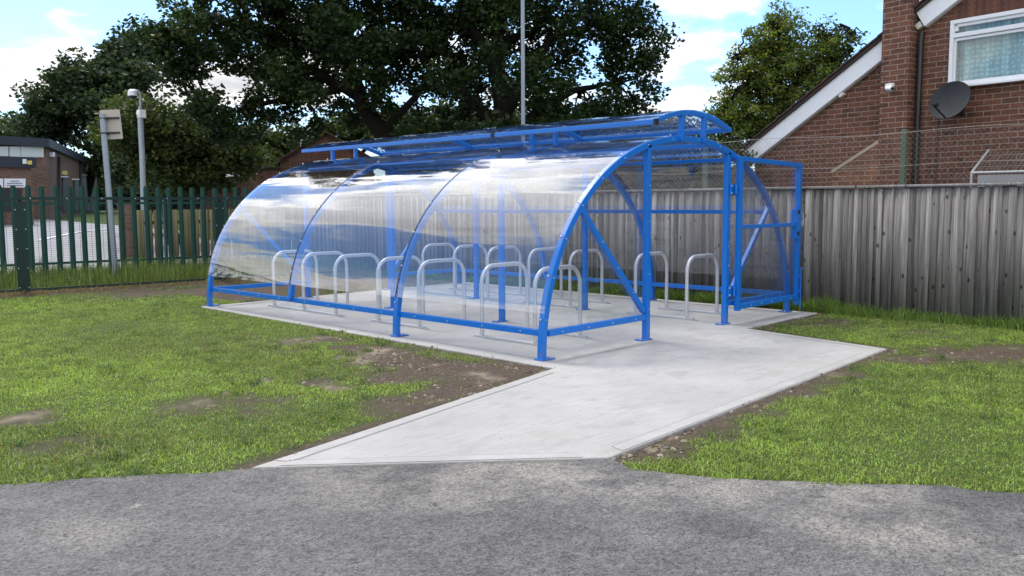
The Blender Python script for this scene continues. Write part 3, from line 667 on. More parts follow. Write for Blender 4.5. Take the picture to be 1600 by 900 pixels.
# flat end panels beside the door
for fy in (0,):
    for xa, xb in ((.05, X1 - .03), (X2 + .03, W - .05)):
        top = [(x0, fy + .040, arch_at_x(x0) - .03) for x0 in np.linspace(xa + .03, xb, 18)] if xa < 1 else [(x0, fy + .040, arch_at_x(x0) - .03) for x0 in np.linspace(xa, xb - .03, 18)]
        top = [q for q in top if q[2] > .30]
        poly = [Vector((top[0][0], fy + .040, .28))] + [Vector(q) for q in top] + [Vector((top[-1][0], fy + .040, .28))]
        mb = MB(); mb.prism(poly, (0, 0, 0), (0, .005, 0)); mb.build('end_panel', M_POLY, sh)
# raised ridge vent
vent = MB(); VY0, VY1 = -.09, FY[3] + .09; VX0, VX1 = 1.80, W - 1.80
def vent_z(x): k = (x - W / 2) / (VX1 - W / 2); return 2.62 - .155 * k * k
vxs = np.linspace(VX0, VX1, 25)
VP = [(x, vent_z(x)) for x in vxs]; VQ = []
for x in vxs:
    k = 2 * .155 * (x - W / 2) / (VX1 - W / 2) ** 2; L = math.hypot(k, 1); VQ.append((k / L, 1 / L))
vroot = MB(); vroot.bar((VX0, VY0, vent_z(VX0) - .01), (VX0, VY1, vent_z(VX0) - .01), .055, .055)
vr = vroot.build('ridge_vent', [M_BLUE, M_STEEL], sh, bevel=.005)
mb = MB(); mb.bar((VX1, VY0, vent_z(VX1) - .01), (VX1, VY1, vent_z(VX1) - .01), .055, .055); mb.build('vent_rail', M_BLUE, vr, bevel=.005)
for k, fy in enumerate(FY):
    yy = fy + (-.055 if k == 0 else .055 if k == 3 else 0)
    mb = MB(); mb.sweep([(p[0], yy, p[1] - .012) for p in VP], [(q[0], 0, q[1]) for q in VQ], .055, .055, (0, 1, 0)); mb.build('vent_rafter', M_BLUE, vr, bevel=.005)
    if k != 2:
        for x0 in (W / 2 - .24, W / 2 + .24):
            mb = MB(); mb.bar((x0, yy, arch_at_x(x0) - .02), (x0, yy, vent_z(x0) - .03), .055, .055); mb.build('vent_post', M_BLUE, vr, bevel=.004)
for yy in (VY0 - .004, 2.46):
    mb = MB(); mb.box((VX0 - .004, yy, vent_z(VX0) - .01), (.064, .06 if yy > 0 else .03, .064)); mb.build('end_cap', M_BLACKP, vr)
for k in range(3):
    y0, y1 = (VY0 if k == 0 else FY[k] + .004), (VY1 if k == 2 else FY[k + 1] - .004)
    mb = MB(); vs = []; n = len(VP)
    for d in (.018, .023):
        for p, q in zip(VP, VQ):
            for yy in (y0, y1): vs.append((p[0] + q[0] * d, yy, p[1] + q[1] * d))
    m = 2 * n; fs = []
    for i in range(n - 1):
        fs += [(2 * i, 2 * i + 1, 2 * i + 3, 2 * i + 2), (m + 2 * i, m + 2 * i + 2, m + 2 * i + 3, m + 2 * i + 1), (2 * i, 2 * i + 2, m + 2 * i + 2, m + 2 * i), (2 * i + 1, m + 2 * i + 1, m + 2 * i + 3, 2 * i + 3)]
    fs += [(0, m, m + 1, 1), (2 * n - 2, 2 * n - 1, m + 2 * n - 1, m + 2 * n - 2)]
    mb.add(vs, fs); ob = mb.build('vent_panel', M_POLY, vr); smooth_by_angle(ob, 30)
# gate, swung right back against the end of the shelter
GY = -.095; GX0, GX1, GZ0, GZ1 = 3.665, 5.345, .165, 2.14; g_ = .062
gm = MB(); gm.box((GX0, GY, (GZ0 + GZ1) / 2), (.075, g_, GZ1 - GZ0)); gm.box((GX1 - .03, GY, (.10 + 2.10) / 2), (.075, g_, 2.0))
gm.bar((GX0 + .038, GY, GZ1 - .031), (GX1 - .068, GY, GZ1 - .068), g_); gm.bar((GX0 + .038, GY, GZ0 + .05), (GX1 - .068, GY, GZ0 + .05), g_); gm.bar((GX0 + .038, GY, 1.245), (GX1 - .068, GY, 1.245), .05)
for i in range(5): gm.dot((GX0 + .3 + .28 * i, GY - .031, GZ0 + .05), (0, -1, 0), .010, .008)
gate = gm.build('gate', [M_BLUE, M_STEEL], sh, bevel=.005)
mb = MB(); mb.prism([Vector((GX0 + .03, GY + .034, GZ0 + .04)), Vector((GX1 - .06, GY + .034, GZ0 + .04)), Vector((GX1 - .06, GY + .034, GZ1 - .07)), Vector((GX0 + .03, GY + .034, GZ1 - .05))], (0, 0, 0), (0, .005, 0)); mb.build('gate_panel', M_POLY, gate)
for zz in (.42, 1.72):
    mb = MB(); mb.tube([(X2 + .075, GY + .01, zz - .06), (X2 + .075, GY + .01, zz + .06)], .016, 10); mb.box((X2 + .075, -.048, zz), (.17, .02, .14))
    for dz in (-.045, .045):
        mb.dot((X2 + .01, -.057, zz + dz), (0, -1, 0), .014, .016, 1)
    mb.build('hinge', [M_BLUE, M_STEEL], gate, bevel=.003)
mb = MB(); mb.box((GX1 - .10, GY - .002, 1.25), (.075, .085, .42)); 
for zz in (1.42, 1.12): mb.box((GX1 - .105, GY - .046, zz), (.055, .012, .055), mi=1)
mb.build('latch_box', [M_BLUE, M_BLACKP], gate, bevel=.004)
mb = MB(); mb.tube([(GX1 + .008, GY - .03, 1.42), (GX1 + .03, GY - .045, 1.40), (GX1 + .034, GY - .05, 1.24), (GX1 + .008, GY - .04, 1.22)], .006, 8); mb.box((GX1 + .025, GY - .04, 1.27), (.03, .02, .05)); mb.build('padlock_hasp', M_STEEL, gate)
mb = MB(); mb.tube([(GX1 + .0, GY - .05, .62), (GX1 + .0, GY - .05, .03)], .009, 8); mb.tube([(GX1 + .0, GY - .05, .62), (GX1 + .04, GY - .07, .62)], .008, 8); mb.box((GX1 - .02, GY - .04, .50), (.07, .03, .04)); mb.box((GX1 - .02, GY - .04, .30), (.07, .03, .04)); mb.build('drop_bolt', M_BLUE, gate)

# ---------------------------------------------------------------- bike racks
RW = .775
def hoop_mesh():
    mb = MB(); w, h, r = RW / 2, .835, .20; pts = [(-w, 0, .03), (-w, 0, .3)]
    for i in range(9): a = math.pi - math.pi / 2 * i / 8; pts.append((-w + r + r * math.cos(a), 0, h - r + r * math.sin(a)))
    pts += [(0, 0, h)]
    for i in range(9): a = math.pi / 2 - math.pi / 2 * i / 8; pts.append((w - r + r * math.cos(a), 0, h - r + r * math.sin(a)))
    pts += [(w, 0, .3), (w, 0, .03)]
    mb.tube(pts, .0245, 12); return mb
def brail_mesh(L):
    mb = MB(); mb.box((0, 0, .014), (.055, L, .026)); mb.box((0, -L / 2 - .02, .006), (.05, .06, .008)); mb.box((0, L / 2 + .02, .006), (.05, .06, .008))
    for e in (-1, 1): mb.dot((0, e * (L / 2 + .03), .010), (0, 0, 1), .012, .012)
    return mb
def make_rack(L, ys, loc, label):
    r = empty('bike_rack', loc); tag(r, label, 'bike rack', 'galvanised bike racks inside the shelter')
    h0 = None
    for yy in ys:
        if h0 is None: h0 = smooth_by_angle(hoop_mesh().build('hoop', M_GALV, r)); o = h0
        else: o = h0.copy(); col.objects.link(o)
        o.location = (0, yy, 0)
    b = brail_mesh(L).build('base_rail', M_GALV, r, bevel=.003); b.location = (-RW / 2, 0, 0)
    b2 = b.copy(); col.objects.link(b2); b2.location = (RW / 2, 0, 0)
    return r
def copy_rack(src, loc, label):
    r = src.copy(); col.objects.link(r); r.location = loc; r['label'] = label
    for ch in list(src.children): c = ch.copy(); col.objects.link(c); c.parent = r
    return r
XL, XR = 1.03, 3.95
ra = make_rack(1.06, (-.42, .42), (XL, 1.10, 0), 'galvanised two-hoop bike rack just behind the front left corner post')
copy_rack(ra, (XL, 3.08, 0), 'galvanised two-hoop bike rack behind the middle of the three curved side panels')
rb = make_rack(1.90, (-.82, 0, .82), (XL, 5.30, 0), 'galvanised three-hoop bike rack in the far left bay under the curved panel')
copy_rack(ra, (XR, 1.02, 0), 'galvanised two-hoop bike rack seen through the doorway beside the open gate')
copy_rack(ra, (XR, 3.06, 0), 'galvanised two-hoop bike rack in the middle of the row beside the timber fence')
copy_rack(rb, (XR, 5.22, 0), 'galvanised three-hoop bike rack at the far end of the timber fence row')

# ---------------------------------------------------------------- timber fence on the right
FX = 5.78
Vl, Fl, Tl = [], [], []
def fboard(x, y0, y1, z0, z1, th, tone, tilt=0):
    o = len(Vl) * 8; e = x + tilt; a = [(x, y0, z0), (e, y1, z0), (e, y1, z1), (x, y0, z1), (x + th + tilt, y0, z0), (e + th, y1, z0), (e + th, y1, z1), (x + th + tilt, y0, z1)]
    Vl.append(a); Fl.extend([[o + i for i in f] for f in ((0, 1, 2, 3), (4, 7, 6, 5), (0, 4, 5, 1), (2, 6, 7, 3), (0, 3, 7, 4), (1, 5, 6, 2))]); Tl.extend([tone] * 8)
tf = empty('timber_fence', (FX, 0, 0)); tag(tf, 'weathered grey featheredge timber fence with flat capping rail', 'fence')
yy = -7.0
while yy < 13.2:                                  # wide boards with narrower ones nailed over their joints
    w = random.uniform(.115, .155)
    fboard(.017 + random.uniform(-.003, .003), yy, yy + w, -.04, 1.745 + random.uniform(-.008, .003), .014, random.uniform(.0, .7), random.uniform(-.002, .002))
    yy += w + random.uniform(.003, .009)
yy = -7.0
while yy < 13.2:
    w = random.choice((.05, .06, .06, .095, .10)); 
    fboard(random.uniform(-.004, .004), yy, yy + w, -.04 + random.uniform(0, .03), 1.742 + random.uniform(-.010, .004), .014, random.choice((random.uniform(.2, .6), random.uniform(.6, 1.0))), random.uniform(-.002, .002))
    yy += w + random.uniform(.03, .13)
soup('boards', np.array(Vl, float).reshape(-1, 3), np.array(Fl), M_TIMBER, np.array(Tl), tf, 'tone')
Vl, Fl, Tl = [], [], []
yy = -7.0
while yy < 13.2: fboard(-.022, yy, yy + 2.99, 1.748, 1.785, .085, random.uniform(.6, 1.0)); yy += 3.0
soup('capping_rail', np.array(Vl, float).reshape(-1, 3), np.array(Fl), M_TIMBER, np.array(Tl), tf, 'tone')

# chain-link fence just behind it
cl = empty('chain_link_fence', (FX + .16, 0, 0)); tag(cl, 'wire chain-link fence with a mossy green post above the timber fence', 'fence')
mb = MB(); y0, y1, z0, z1, p = -6.0, 9.5, 1.5, 2.50, .052
yy = y0 - (z1 - z0)
while yy < y1:
    for s in (1, -1):
        a = Vector((0, yy if s == 1 else yy + (z1 - z0), z0)); b = Vector((0, yy + (z1 - z0) if s == 1 else yy, z1))
        sag = .02 * math.sin(yy * 2.1)
        mb.bar(a, b + Vector((0, 0, sag)), .0016, .0016, (1, 0, 0))
    yy += p * 1.5
for zz in (2.50, 2.05): mb.tube([(0, y, zz + .02 * math.sin(y * 2.1)) for y in np.linspace(y0, y1, 60)], .0035, 5)
mb.build('wire_mesh', M_WIRE, cl)
pp = on_plane(1410, 240, (FX + .16, 0, 0), (1, 0, 0))
for yv in (pp.y, pp.y + 3.1, pp.y + 6.2, pp.y - 3.1):
    mb = MB(); mb.box((.05, yv, 1.26), (.075, .065, 2.55)); mb.build('fence_post', M_POSTG, cl, bevel=.006)

# ---------------------------------------------------------------- house on the right
ANG = .65
def oldv(x, y): c, s = math.cos(YAW), math.sin(YAW); return Vector((x * c + y * s, -x * s + y * c, 0))     # camera-aligned metres to world axes
HW = Vector((CAM.x, CAM.y, 0)) + oldv(6.36, 12.0)
hs = oldv(math.sin(ANG), -math.cos(ANG)); hin = oldv(math.cos(ANG), math.sin(ANG))
house = empty('brick_house', HW, math.atan2(hs.y, hs.x)); tag(house, 'red brick house with white bargeboards, chimney breast and upstairs window', 'house')
def hp(px, py, off=0):
    """house-local (s, z) of a point on the wall plane moved 'off' outwards"""
    p = on_plane(px, py, HW - hin * off, hin) - (HW - hin * off); return p.dot(hs), p.z
PIT = .612; s0, zb = -3.76, 2.43
roofz = lambda s: zb + PIT * (s - s0)
wx0, wz0 = hp(1482, 135.5); wx1 = 1.55; wz1 = hp(1484.5, 33)[1]
# wall in pieces round the window opening (s, y, z), thickness into the house
wm = MB(); SR = 3.2; zr = roofz(SR) - .12; VZ = lambda s, z: Vector((s, 0, z))
L0 = -3.62
wm.prism([VZ(L0, -1), VZ(wx0, -1), VZ(wx0, roofz(wx0) - .12), VZ(L0, roofz(L0) - .12)], (0, 0, 0), (0, .28, 0))
wm.prism([VZ(wx0, -1), VZ(wx1, -1), VZ(wx1, wz0), VZ(wx0, wz0)], (0, 0, 0), (0, .28, 0))
wm.prism([VZ(wx0, wz1), VZ(wx1, wz1), VZ(wx1, roofz(wx1) - .12), VZ(wx0, roofz(wx0) - .12)], (0, 0, 0), (0, .28, 0))
wm.prism([VZ(wx1, -1), VZ(SR * 2 - L0, -1), VZ(SR * 2 - L0, roofz(L0) - .12), VZ(SR, zr), VZ(wx1, roofz(wx1) - .12)], (0, 0, 0), (0, .28, 0))
wall = wm.build('wall', M_BRICK, house)
mb = MB(); k = wx0 + .02
while k < wx1 - .05: mb.box((k + .0325, .006, wz1 + .115), (.065, .02, .215)); k += .075
def f_soldier(t):
    p = t.obj(); v = t.noise(t.mapping(p, (13, 1, 1)), 1, 1); return pbr(t, t.mix(t.mapr(v, .35, .65), (.085, .036, .026), (.165, .066, .04)), .85, 0, t.bump(t.noise(p, 60, 4), .4, .005))
mb.build('soldier_course', mat('soldier_brick', f_soldier), house)
# chimney breast with a sloped shoulder at its foot
ca = hp(1375, 150, .22)[0]; cb = hp(1418.5, 150, .22)[0]
ch = MB(); ch.prism([VZ(ca, -1), VZ(cb, -1), VZ(cb, 7.6), VZ(ca, 7.6)], (0, -.22, 0), (0, -.003, 0)); ch.build('chimney', M_BRICK, house)
sa, sz0 = hp(1300, 270, .22); sb, sz1 = hp(1368, 224, .22)
sm = MB(); sm.prism([VZ(sa, -1), VZ(ca - .002, -1), VZ(ca - .002, sz1), VZ(sa, sz0)], (0, -.218, 0), (0, -.003, 0)); sm.build('chimney_shoulder', M_BRICKO, house)
mb = MB(); mb.bar((sa - .01, -.125, sz0 + .012), (ca - .004, -.125, sz1 + .018), .205, .045, (0, 1, 0)); mb.build('shoulder_mortar', M_MORT, house)
# roof: tile slabs behind the bargeboards
def rake(sA, sB, lift, y0, y1, th):
    d = Vector((1, 0, PIT)).normalized(); n = Vector((-d.z, 0, d.x)); a, b = VZ(sA, roofz(sA)), VZ(sB, roofz(sB))
    return [a + n * lift, b + n * lift, b + n * (lift + th), a + n * (lift + th)], Vector((0, y0, 0)), Vector((0, y1, 0))
mb = MB(); mb.prism(*rake(-3.95, SR, .012, -.14, 8, .045))
k = -3.95
while k < SR - .3:                       # tile courses, each lapping the one below
    q = rake(k, k + .31, .055 + .0, -.17, 8, .022); mb.prism([v + Vector((0, 0, .012 if (j in (0, 3)) else 0)) for j, v in enumerate(q[0])], q[1], q[2]); k += .29
mb.build('roof', M_TILE, house)
mb = MB(); q = rake(-3.93, ca - .01, -.235, -.10, -.075, .245); mb.prism(*q); mb.build('bargeboard', M_WHITE, house, bevel=.004)
mb = MB(); q = rake(cb + .015, SR, -.235, -.10, -.075, .245); mb.prism(*q); mb.build('bargeboard', M_WHITE, house, bevel=.004)
mb = MB(); q = rake(-3.93, ca - .01, -.24, -.074, 0, .02); mb.prism(*q); q = rake(cb + .015, SR, -.24, -.074, 0, .02); mb.prism(*q); mb.build('soffit', M_WHITE, house)
for (px, py) in ((1315, 147), (1437, 40)):
    s_, z_ = hp(px, py, .05); mb = MB(); mb.box((s_, -.045, z_), (.085, .08, .085), Matrix.Rotation(-math.atan(PIT), 3, 'Y')); mb.build('purlin_end', M_OFFW, house, bevel=.005)
# window
win = MB(); fwid = .055; d0, d1 = -.03, .06
win.box(((wx0 + wx1) / 2, .015, wz0 + fwid / 2), (wx1 - wx0, .09, fwid)); win.box(((wx0 + wx1) / 2, .015, wz1 - fwid / 2), (wx1 - wx0, .09, fwid))
for s_ in (wx0 + fwid / 2, wx1 - fwid / 2): win.box((s_, .015, (wz0 + wz1) / 2), (fwid, .09, wz1 - wz0 - 2 * fwid))
tz = hp(1487, 57)[1] - .0
win.box(((wx0 + wx1) / 2, .015, tz), (wx1 - wx0 - 2 * fwid, .085, .06)); win.box(((wx0 + wx1) / 2, .028, wz1 - fwid - .022), (wx1 - wx0 - 2 * fwid, .06, .044))
win.box(((wx0 + wx1) / 2, .028, tz - .055), (wx1 - wx0 - 2 * fwid, .06, .04)); win.box((wx0 + fwid + .02, .028, (tz + wz1) / 2), (.05, .06, wz1 - tz - .12)); win.box((wx0 + fwid + .014, .028, (tz + wz0) / 2), (.03, .06, tz - wz0 - .12))
win.box(((wx0 + wx1) / 2, -.05, wz0 - .02), (wx1 - wx0 + .03, .11, .035))
wo = win.build('window', M_WHITE, house, bevel=.006)
mb = MB(); mb.box(((wx0 + wx1) / 2, .03, (wz0 + wz1) / 2), (wx1 - wx0 - .08, .008, wz1 - wz0 - .08)); mb.build('pane', M_GLASS, wo)
mb = MB(); n = 120; vs = []; fs = []
for i in range(n + 1):
    s_ = wx0 + .03 + (wx1 - wx0 - .06) * i / n; yy = .12 + .018 * math.sin(i * .55) + .01 * math.sin(i * 1.37)
    vs += [(s_, yy, wz0 + .02), (s_, yy, wz1 - .02)]
fs = [(2 * i, 2 * i + 2, 2 * i + 3, 2 * i + 1) for i in range(n)]; mb.add(vs, fs); mb.build('net_curtain', M_CURT, wo)
mb = MB(); mb.box(((wx0 + wx1) / 2, .6, (wz0 + wz1) / 2), (wx1 - wx0 + .6, .02, wz1 - wz0 + .6)); mb.build('room_wall', M_BLIND, house)
mb = MB(); xx = cb + .07; mb.tube([(xx, -.05, -1), (xx, -.05, roofz(cb) - .35), (xx, -.02, roofz(cb) - .25)], .035, 12); smooth_by_angle(mb.build('downpipe', M_PIPE, house))
mb = MB(); ds, dz = hp(1466, 180, .02); mb.tube([(ds, -.008, dz + .1), (ds - .005, -.008, 1.9), (ds - .01, -.008, .9)], .006, 6); mb.build('dish_cable', M_PIPE, house)
# left flank and back so that it stands as a solid house
mb = MB(); mb.box((L0 + .14, 4.15, (roofz(L0) - .15 - 1) / 2), (.28, 7.7, roofz(L0) - .15 + 1)); mb.build('side_wall', M_BRICK, house)

# satellite dish
ds, dz = hp(1483, 156, .32); dp = HW + hs * ds - hin * .32; dp.z = dz
dish = empty('satellite_dish', dp); tag(dish, 'dark grey oval satellite dish fixed to the brick wall below the window', 'satellite dish')
nd = Vector((CAM.x - dp.x, CAM.y - dp.y, 0)).normalized(); nd = (Matrix.Rotation(R(-38), 3, 'Z') @ nd); nd = (nd + Vector((0, 0, .30))).normalized()
u = nd.cross(Vector((0, 0, 1))).normalized(); v = u.cross(nd).normalized() * -1
v = v if v.z > 0 else -v
mb = MB(); rings, seg, ra_, rb_ = 7, 40, .315, .265; vs = []; fs = []
for back in (0, 1):
    for i in range(rings + 1):
        k = i / rings
        for j in range(seg):
            a = 2 * math.pi * j / seg; q = u * (math.cos(a) * ra_ * k) + v * (math.sin(a) * rb_ * k) + nd * (.075 * k * k - .075 - back * .012); vs.append(q)
m = (rings + 1) * seg
for i in range(rings):
    for j in range(seg):
        a, b = i * seg + j, i * seg + (j + 1) % seg
        fs.append((a, b, b + seg, a + seg)); fs.append((m + a, m + a + seg, m + b + seg, m + b))
for j in range(seg): a, b = rings * seg + j, rings * seg + (j + 1) % seg; fs.append((a, b, m + b, m + a))
mb.add(vs, fs); smooth_by_angle(mb.build('reflector', M_DISH, dish), 50)
tip = -v * .17 + nd * .26; mb = MB(); mb.tube([-v * .25 + nd * -.01, -v * .22 + nd * .10, tip], .012, 8); mb.build('feed_arm', M_BLACKP, dish)
mb = MB(); mb.tube([tip + nd * .02, tip - nd * .05 + v * .03], [.024, .034], 12); mb.build('receiver', M_BLACKP, dish)
wallp = hin * .32 + Vector((0, 0, -.12)); mb = MB(); mb.tube([-nd * .08, -nd * .14 + Vector((0, 0, -.05)), wallp - hin * .02], .019, 8); mb.box(wallp - hin * .012, (.12, .12, .12)); mb.build('mount', M_PIPE, dish)
# security camera on the chimney
cs_, cz_ = hp(1390, 138, .30); cp = HW + hs * cs_ - hin * .225; cp.z = cz_
cc_ = empty('security_camera', cp, math.atan2(hs.y, hs.x)); tag(cc_, 'small white security camera fixed high on the brick chimney', 'security camera')
mb = MB(); mb.box((-.02, -.03, .05), (.13, .06, .05)); mb.build('junction_box', M_OFFW, cc_, bevel=.008)
mb = MB(); mb.tube([(0, -.07, .04), (.02, -.10, .0)], .016, 8); mb.tube([(-.03, -.09, .005), (.09, -.16, -.02)], [.036, .034], 14); mb.tube([(.09, -.16, -.02), (.10, -.166, -.022)], .026, 12, True, 1); mb.build('camera_body', [M_WHITE, M_BLACKP], cc_)
# floodlight stub at chimney top-left
# wire run behind the fence
c0 = on_plane(1518, 270, (FX + .45, 0, 0), (1, 0, 0)); c1 = on_plane(1546, 233, (FX + .95, 0, 0), (1, 0, 0))
run = empty('wire_animal_run', (c0.x, c0.y, 0)); tag(run, 'pale metal framed wire run with sloping mesh roof behind the timber fence', 'animal run')
yl = -3.2; fr = MB(); a0 = Vector((0, 0, c0.z)); b0 = Vector((c1.x - c0.x, c1.y - c0.y, c1.z)); ly = Vector((0, yl, 0))
a00 = Vector((0, 0, -.04)); b00 = Vector((b0.x, b0.y, -.04))
for q in ((a0, b0), (a0, a0 + ly), (b0, b0 + ly), (a0 + ly, b0 + ly), (a00, a0), (b00, b0), (a00 + ly, a0 + ly), (b00 + ly, b0 + ly), (a0 + ly * .5, b0 + ly * .5), (a00 + ly * .5, a0 + ly * .5), (b00, b00 + ly)): fr.tube(q, .016, 8)
fr.build('frame', M_ALU, run)
mb = MB()
for i in range(64):
    for q in ((a0, b0, 1), (b00, b0, 0)):
        p0, p1 = q[0] + ly * (i / 63), q[1] + ly * (i / 63); mb.bar(p0, p1, .0022, .0022)
for i in range(1, 12): p0 = a0.lerp(b0, i / 12); mb.bar(p0, p0 + ly, .0022, .0022)
for i in range(64):
    for s_ in (-1, 1):
        p0 = Vector((0, -i * .05, c0.z - .3)); p1 = Vector((0, -i * .05 + s_ * .3, c0.z)); mb.bar(p0, p1, .003, .003)
mb.build('wire_netting', M_WIRE, run)
mb = MB(); mb.box((.10, yl / 2, .9), (.012, -yl - .1, c0.z * 2 - 1.86)); mb.build('back_board', M_ALU, run)

# ---------------------------------------------------------------- mesh fence on the left
def mesh_fence(name, A, B, label, npost, skip=()):
    A, B = Vector(A), Vector(B); d = (B - A).normalized(); L = (B - A).length; nrm = Vector((d.y, -d.x, 0)) ; root = empty(name, (A.x, A.y, 0), math.atan2(d.y, d.x)); tag(root, label, 'fence')
    step = L / (npost - 1)
    for i in range(npost):
        mb = MB(); xx = i * step; mb.box((xx, 0, .83), (.075, .06, 1.78)); mb.box((xx, -.036, .83), (.20, .010, 1.62))
        for zz in (.10, .45, .8, 1.15, 1.5):
            for e in (-.075, .075): mb.dot((xx + e, -.042, zz), (0, -1, 0), .012, .008)
        mb.build('post', [M_GREENM, M_STEEL], root)
    mb = MB(); mb.box((L / 2, -.045, 1.70), (L, .05, .055)); k = .2
    while k < L: mb.dot((k, -.072, 1.70), (0, -1, 0), .014, .008); k += .6
    mb.build('top_rail', [M_GREENM, M_STEEL], root)
    mb = MB(); k = 0
    while k < L: mb.box((k, -.03, .86), (.0045, .0045, 1.62)); k += .10
    zz = .06
    while zz < 1.68: mb.box((L / 2, -.034, zz), (L, .004, .0036)); zz += .0345
    mb.build('welded_mesh', M_GREENM, root)
    mb = MB(); mb.box((L / 2, -.03, .05), (L, .03, .05)); mb.build('kick_rail', M_GREENM, root)
    return root
fl = lambda x: 11.3 - .12 * x
p1 = Vector((-1.27, fl(-1.27), 0)); p2 = Vector((2.32, fl(2.32), 0)); stp = p2 - p1
mesh_fence('mesh_fence', p1 - stp * 2, p1 + stp * 1.0 + stp * .93, 'dark green welded mesh fence with bolted posts beyond the lawn', 5) if False else None
mesh_fence('mesh_fence', p1 - stp * 2, p2 + stp, 'dark green welded mesh fence with bolted posts beyond the lawn', 5)
# palisade fence behind it
def palisade(A, B, label, pitch=.262):
    A, B = Vector(A), Vector(B); d = (B - A).normalized(); L = (B - A).length; root = empty('palisade_fence', (A.x, A.y, 0), math.atan2(d.y, d.x)); tag(root, label, 'fence')
    mb = MB(); k = .1; rr = random.Random(3)
    while k < L:
        w = .112; h = 1.99 + rr.uniform(-.015, .015); kk = k + rr.uniform(-.012, .012)
        for sx in (-1, 1):       # W-shaped pale, rounded notched top
            mb.prism([Vector((kk, -.035, -.05)), Vector((kk + sx * w / 2, -.012, -.05)), Vector((kk + sx * w / 2, -.012, h - .05)), Vector((kk + sx * w * .30, -.022, h)), Vector((kk, -.035, h - .008))], (0, 0, 0), (0, .004, 0))
        k += pitch
    mb.build('pales', M_GREENP, root)
    mb = MB(); mb.box((L / 2, .012, 1.62), (L, .045, .05)); mb.box((L / 2, .012, .35), (L, .045, .05)); mb.build('rail', M_GREENP, root)
    k = 0
    while k < L: mb = MB(); mb.box((k, .05, .85), (.05, .10, 1.8)); mb.build('post', M_GREENP, root); k += 2.75
    return root
palisade((-8.5, 14.9, 0), (9.5, 13.1, 0), 'green steel palisade fence with rounded pale tops beside the car park')

# boundary behind the palisade: a brick pier wall and ochre boards
def low_wall(name, label, pxa, pxb, d0, d1, top, m, cat):
    a, b_ = at(pxa, 330, d0), at(pxb, 330, d1); a.z = b_.z = 0; w = empty(name, a, math.atan2(b_.y - a.y, b_.x - a.x)); tag(w, label, cat); return w, (b_ - a).length
w_, L = low_wall('brick_wall', 'short brick boundary wall seen through the palisade beside the sign pole', 184, 212, 26, 26, 1.6, M_BRICKB, 'wall')
mb = MB(); mb.box((L / 2, .1, .75), (L, .2, 1.7)); mb.build('wall_body', M_BRICKB, w_); mb = MB(); mb.box((L / 2, .1, 1.63), (L + .06, .26, .06)); mb.build('coping', M_CONCS, w_)
w_, L = low_wall('board_fence', 'ochre board fence seen through gaps in the green palisade', 214, 470, 25, 30, 1.5, M_TIMBER, 'fence')
Vl, Fl, Tl = [], [], []; k = 0
while k < L:
    o = len(Vl) * 8; c_ = k + .055; Vl.append([(c_ - .05, 0, 0), (c_ + .05, 0, 0), (c_ + .05, 0, 1.45), (c_ - .05, 0, 1.45), (c_ - .05, .02, 0), (c_ + .05, .02, 0), (c_ + .05, .02, 1.45), (c_ - .05, .02, 1.45)])
    Fl.extend([[o + i for i in f] for f in ((0, 1, 2, 3), (4, 7, 6, 5), (0, 4, 5, 1), (2, 6, 7, 3), (0, 3, 7, 4), (1, 5, 6, 2))]); Tl.extend([random.random()] * 8); k += .115 + (.05 if random.random() < .3 else 0)
M_OCHRE = mat('ochre_boards', lambda t: pbr(t, t.vmath('SCALE', t.mix(t.noise(t.mapping(t.obj(), (30, 30, 1.5)), 1, 4), (.14, .12, .05), (.26, .23, .11)), t.mapr(t.attr('tone'), 0, 1, .6, 1.2)), .85))
soup('boards', np.array(Vl, float).reshape(-1, 3), np.array(Fl), M_OCHRE, np.array(Tl), w_, 'tone')
mb = MB(); mb.box((L / 2, .045, 1.1), (L, .05, .09)); mb.build('rail', M_BARK, w_)
# the fence turns the corner and runs on to the left of the photograph (mirrored in the curved panels)
pc = p1 - stp * 2
mesh_fence('mesh_fence', (pc.x - .05, pc.y - .1, 0), (-10.6, -4, 0), 'dark green welded mesh fence running down the far left side of the lawn', 6)

# ---------------------------------------------------------------- poles
b = at(181, 420, 19.8); sp = empty('sign_pole', (b.x, b.y, 0)); tag(sp, 'grey steel pole carrying the plain back of a rectangular sign', 'sign')
topz = at(160, 180, 19.8); lean = Vector((topz.x - b.x, topz.y - b.y, 0))
mb = MB(); mb.tube([(0, 0, -.1), lean * 1.0 + Vector((0, 0, topz.z + .03))], .057, 16); smooth_by_angle(mb.build('pole', M_GREYP, sp))
away = oldv(0, 1); side = oldv(1, 0)
def lp(px, py): q = at(px, py, 19.8); return Vector((q.x - b.x, q.y - b.y, q.z))
c_ = (lp(157, 174) + lp(182, 172) + lp(184, 213) + lp(161, 217)) / 4 + away * .085
mb = MB(); rr = Matrix.Rotation(math.atan2(side.y, side.x) + R(14), 3, 'Z') @ Matrix.Rotation(R(-3.5), 3, 'Y'); mb.box(c_, (.385, .006, .60), rr); mb.build('sign_plate', M_SIGNB, sp, bevel=.002)
for dz in (.13, -.17):
    mb = MB(); mb.box(c_ - away * .022 + Vector((0, 0, dz)), (.33, .03, .035), rr); mb.box(lp(163, 195) + Vector((0, 0, dz)) + away * .01, (.13, .14, .03), rr); mb.build('bracket', M_PIPE, sp)
b = at(227, 420, 27); cpole = empty('camera_pole', (b.x, b.y, 0)); tag(cpole, 'tall grey pole topped with a white dome security camera', 'camera pole')
def lq(px, py): q = at(px, py, 27); return Vector((q.x - b.x, q.y - b.y, q.z))
mb = MB(); mb.tube([(0, 0, 0), lq(222.5, 250), lq(219, 180)], .075, 16); mb.tube([lq(219, 180), lq(218.5, 166)], .04, 12); smooth_by_angle(mb.build('pole', M_GREYP, cpole))
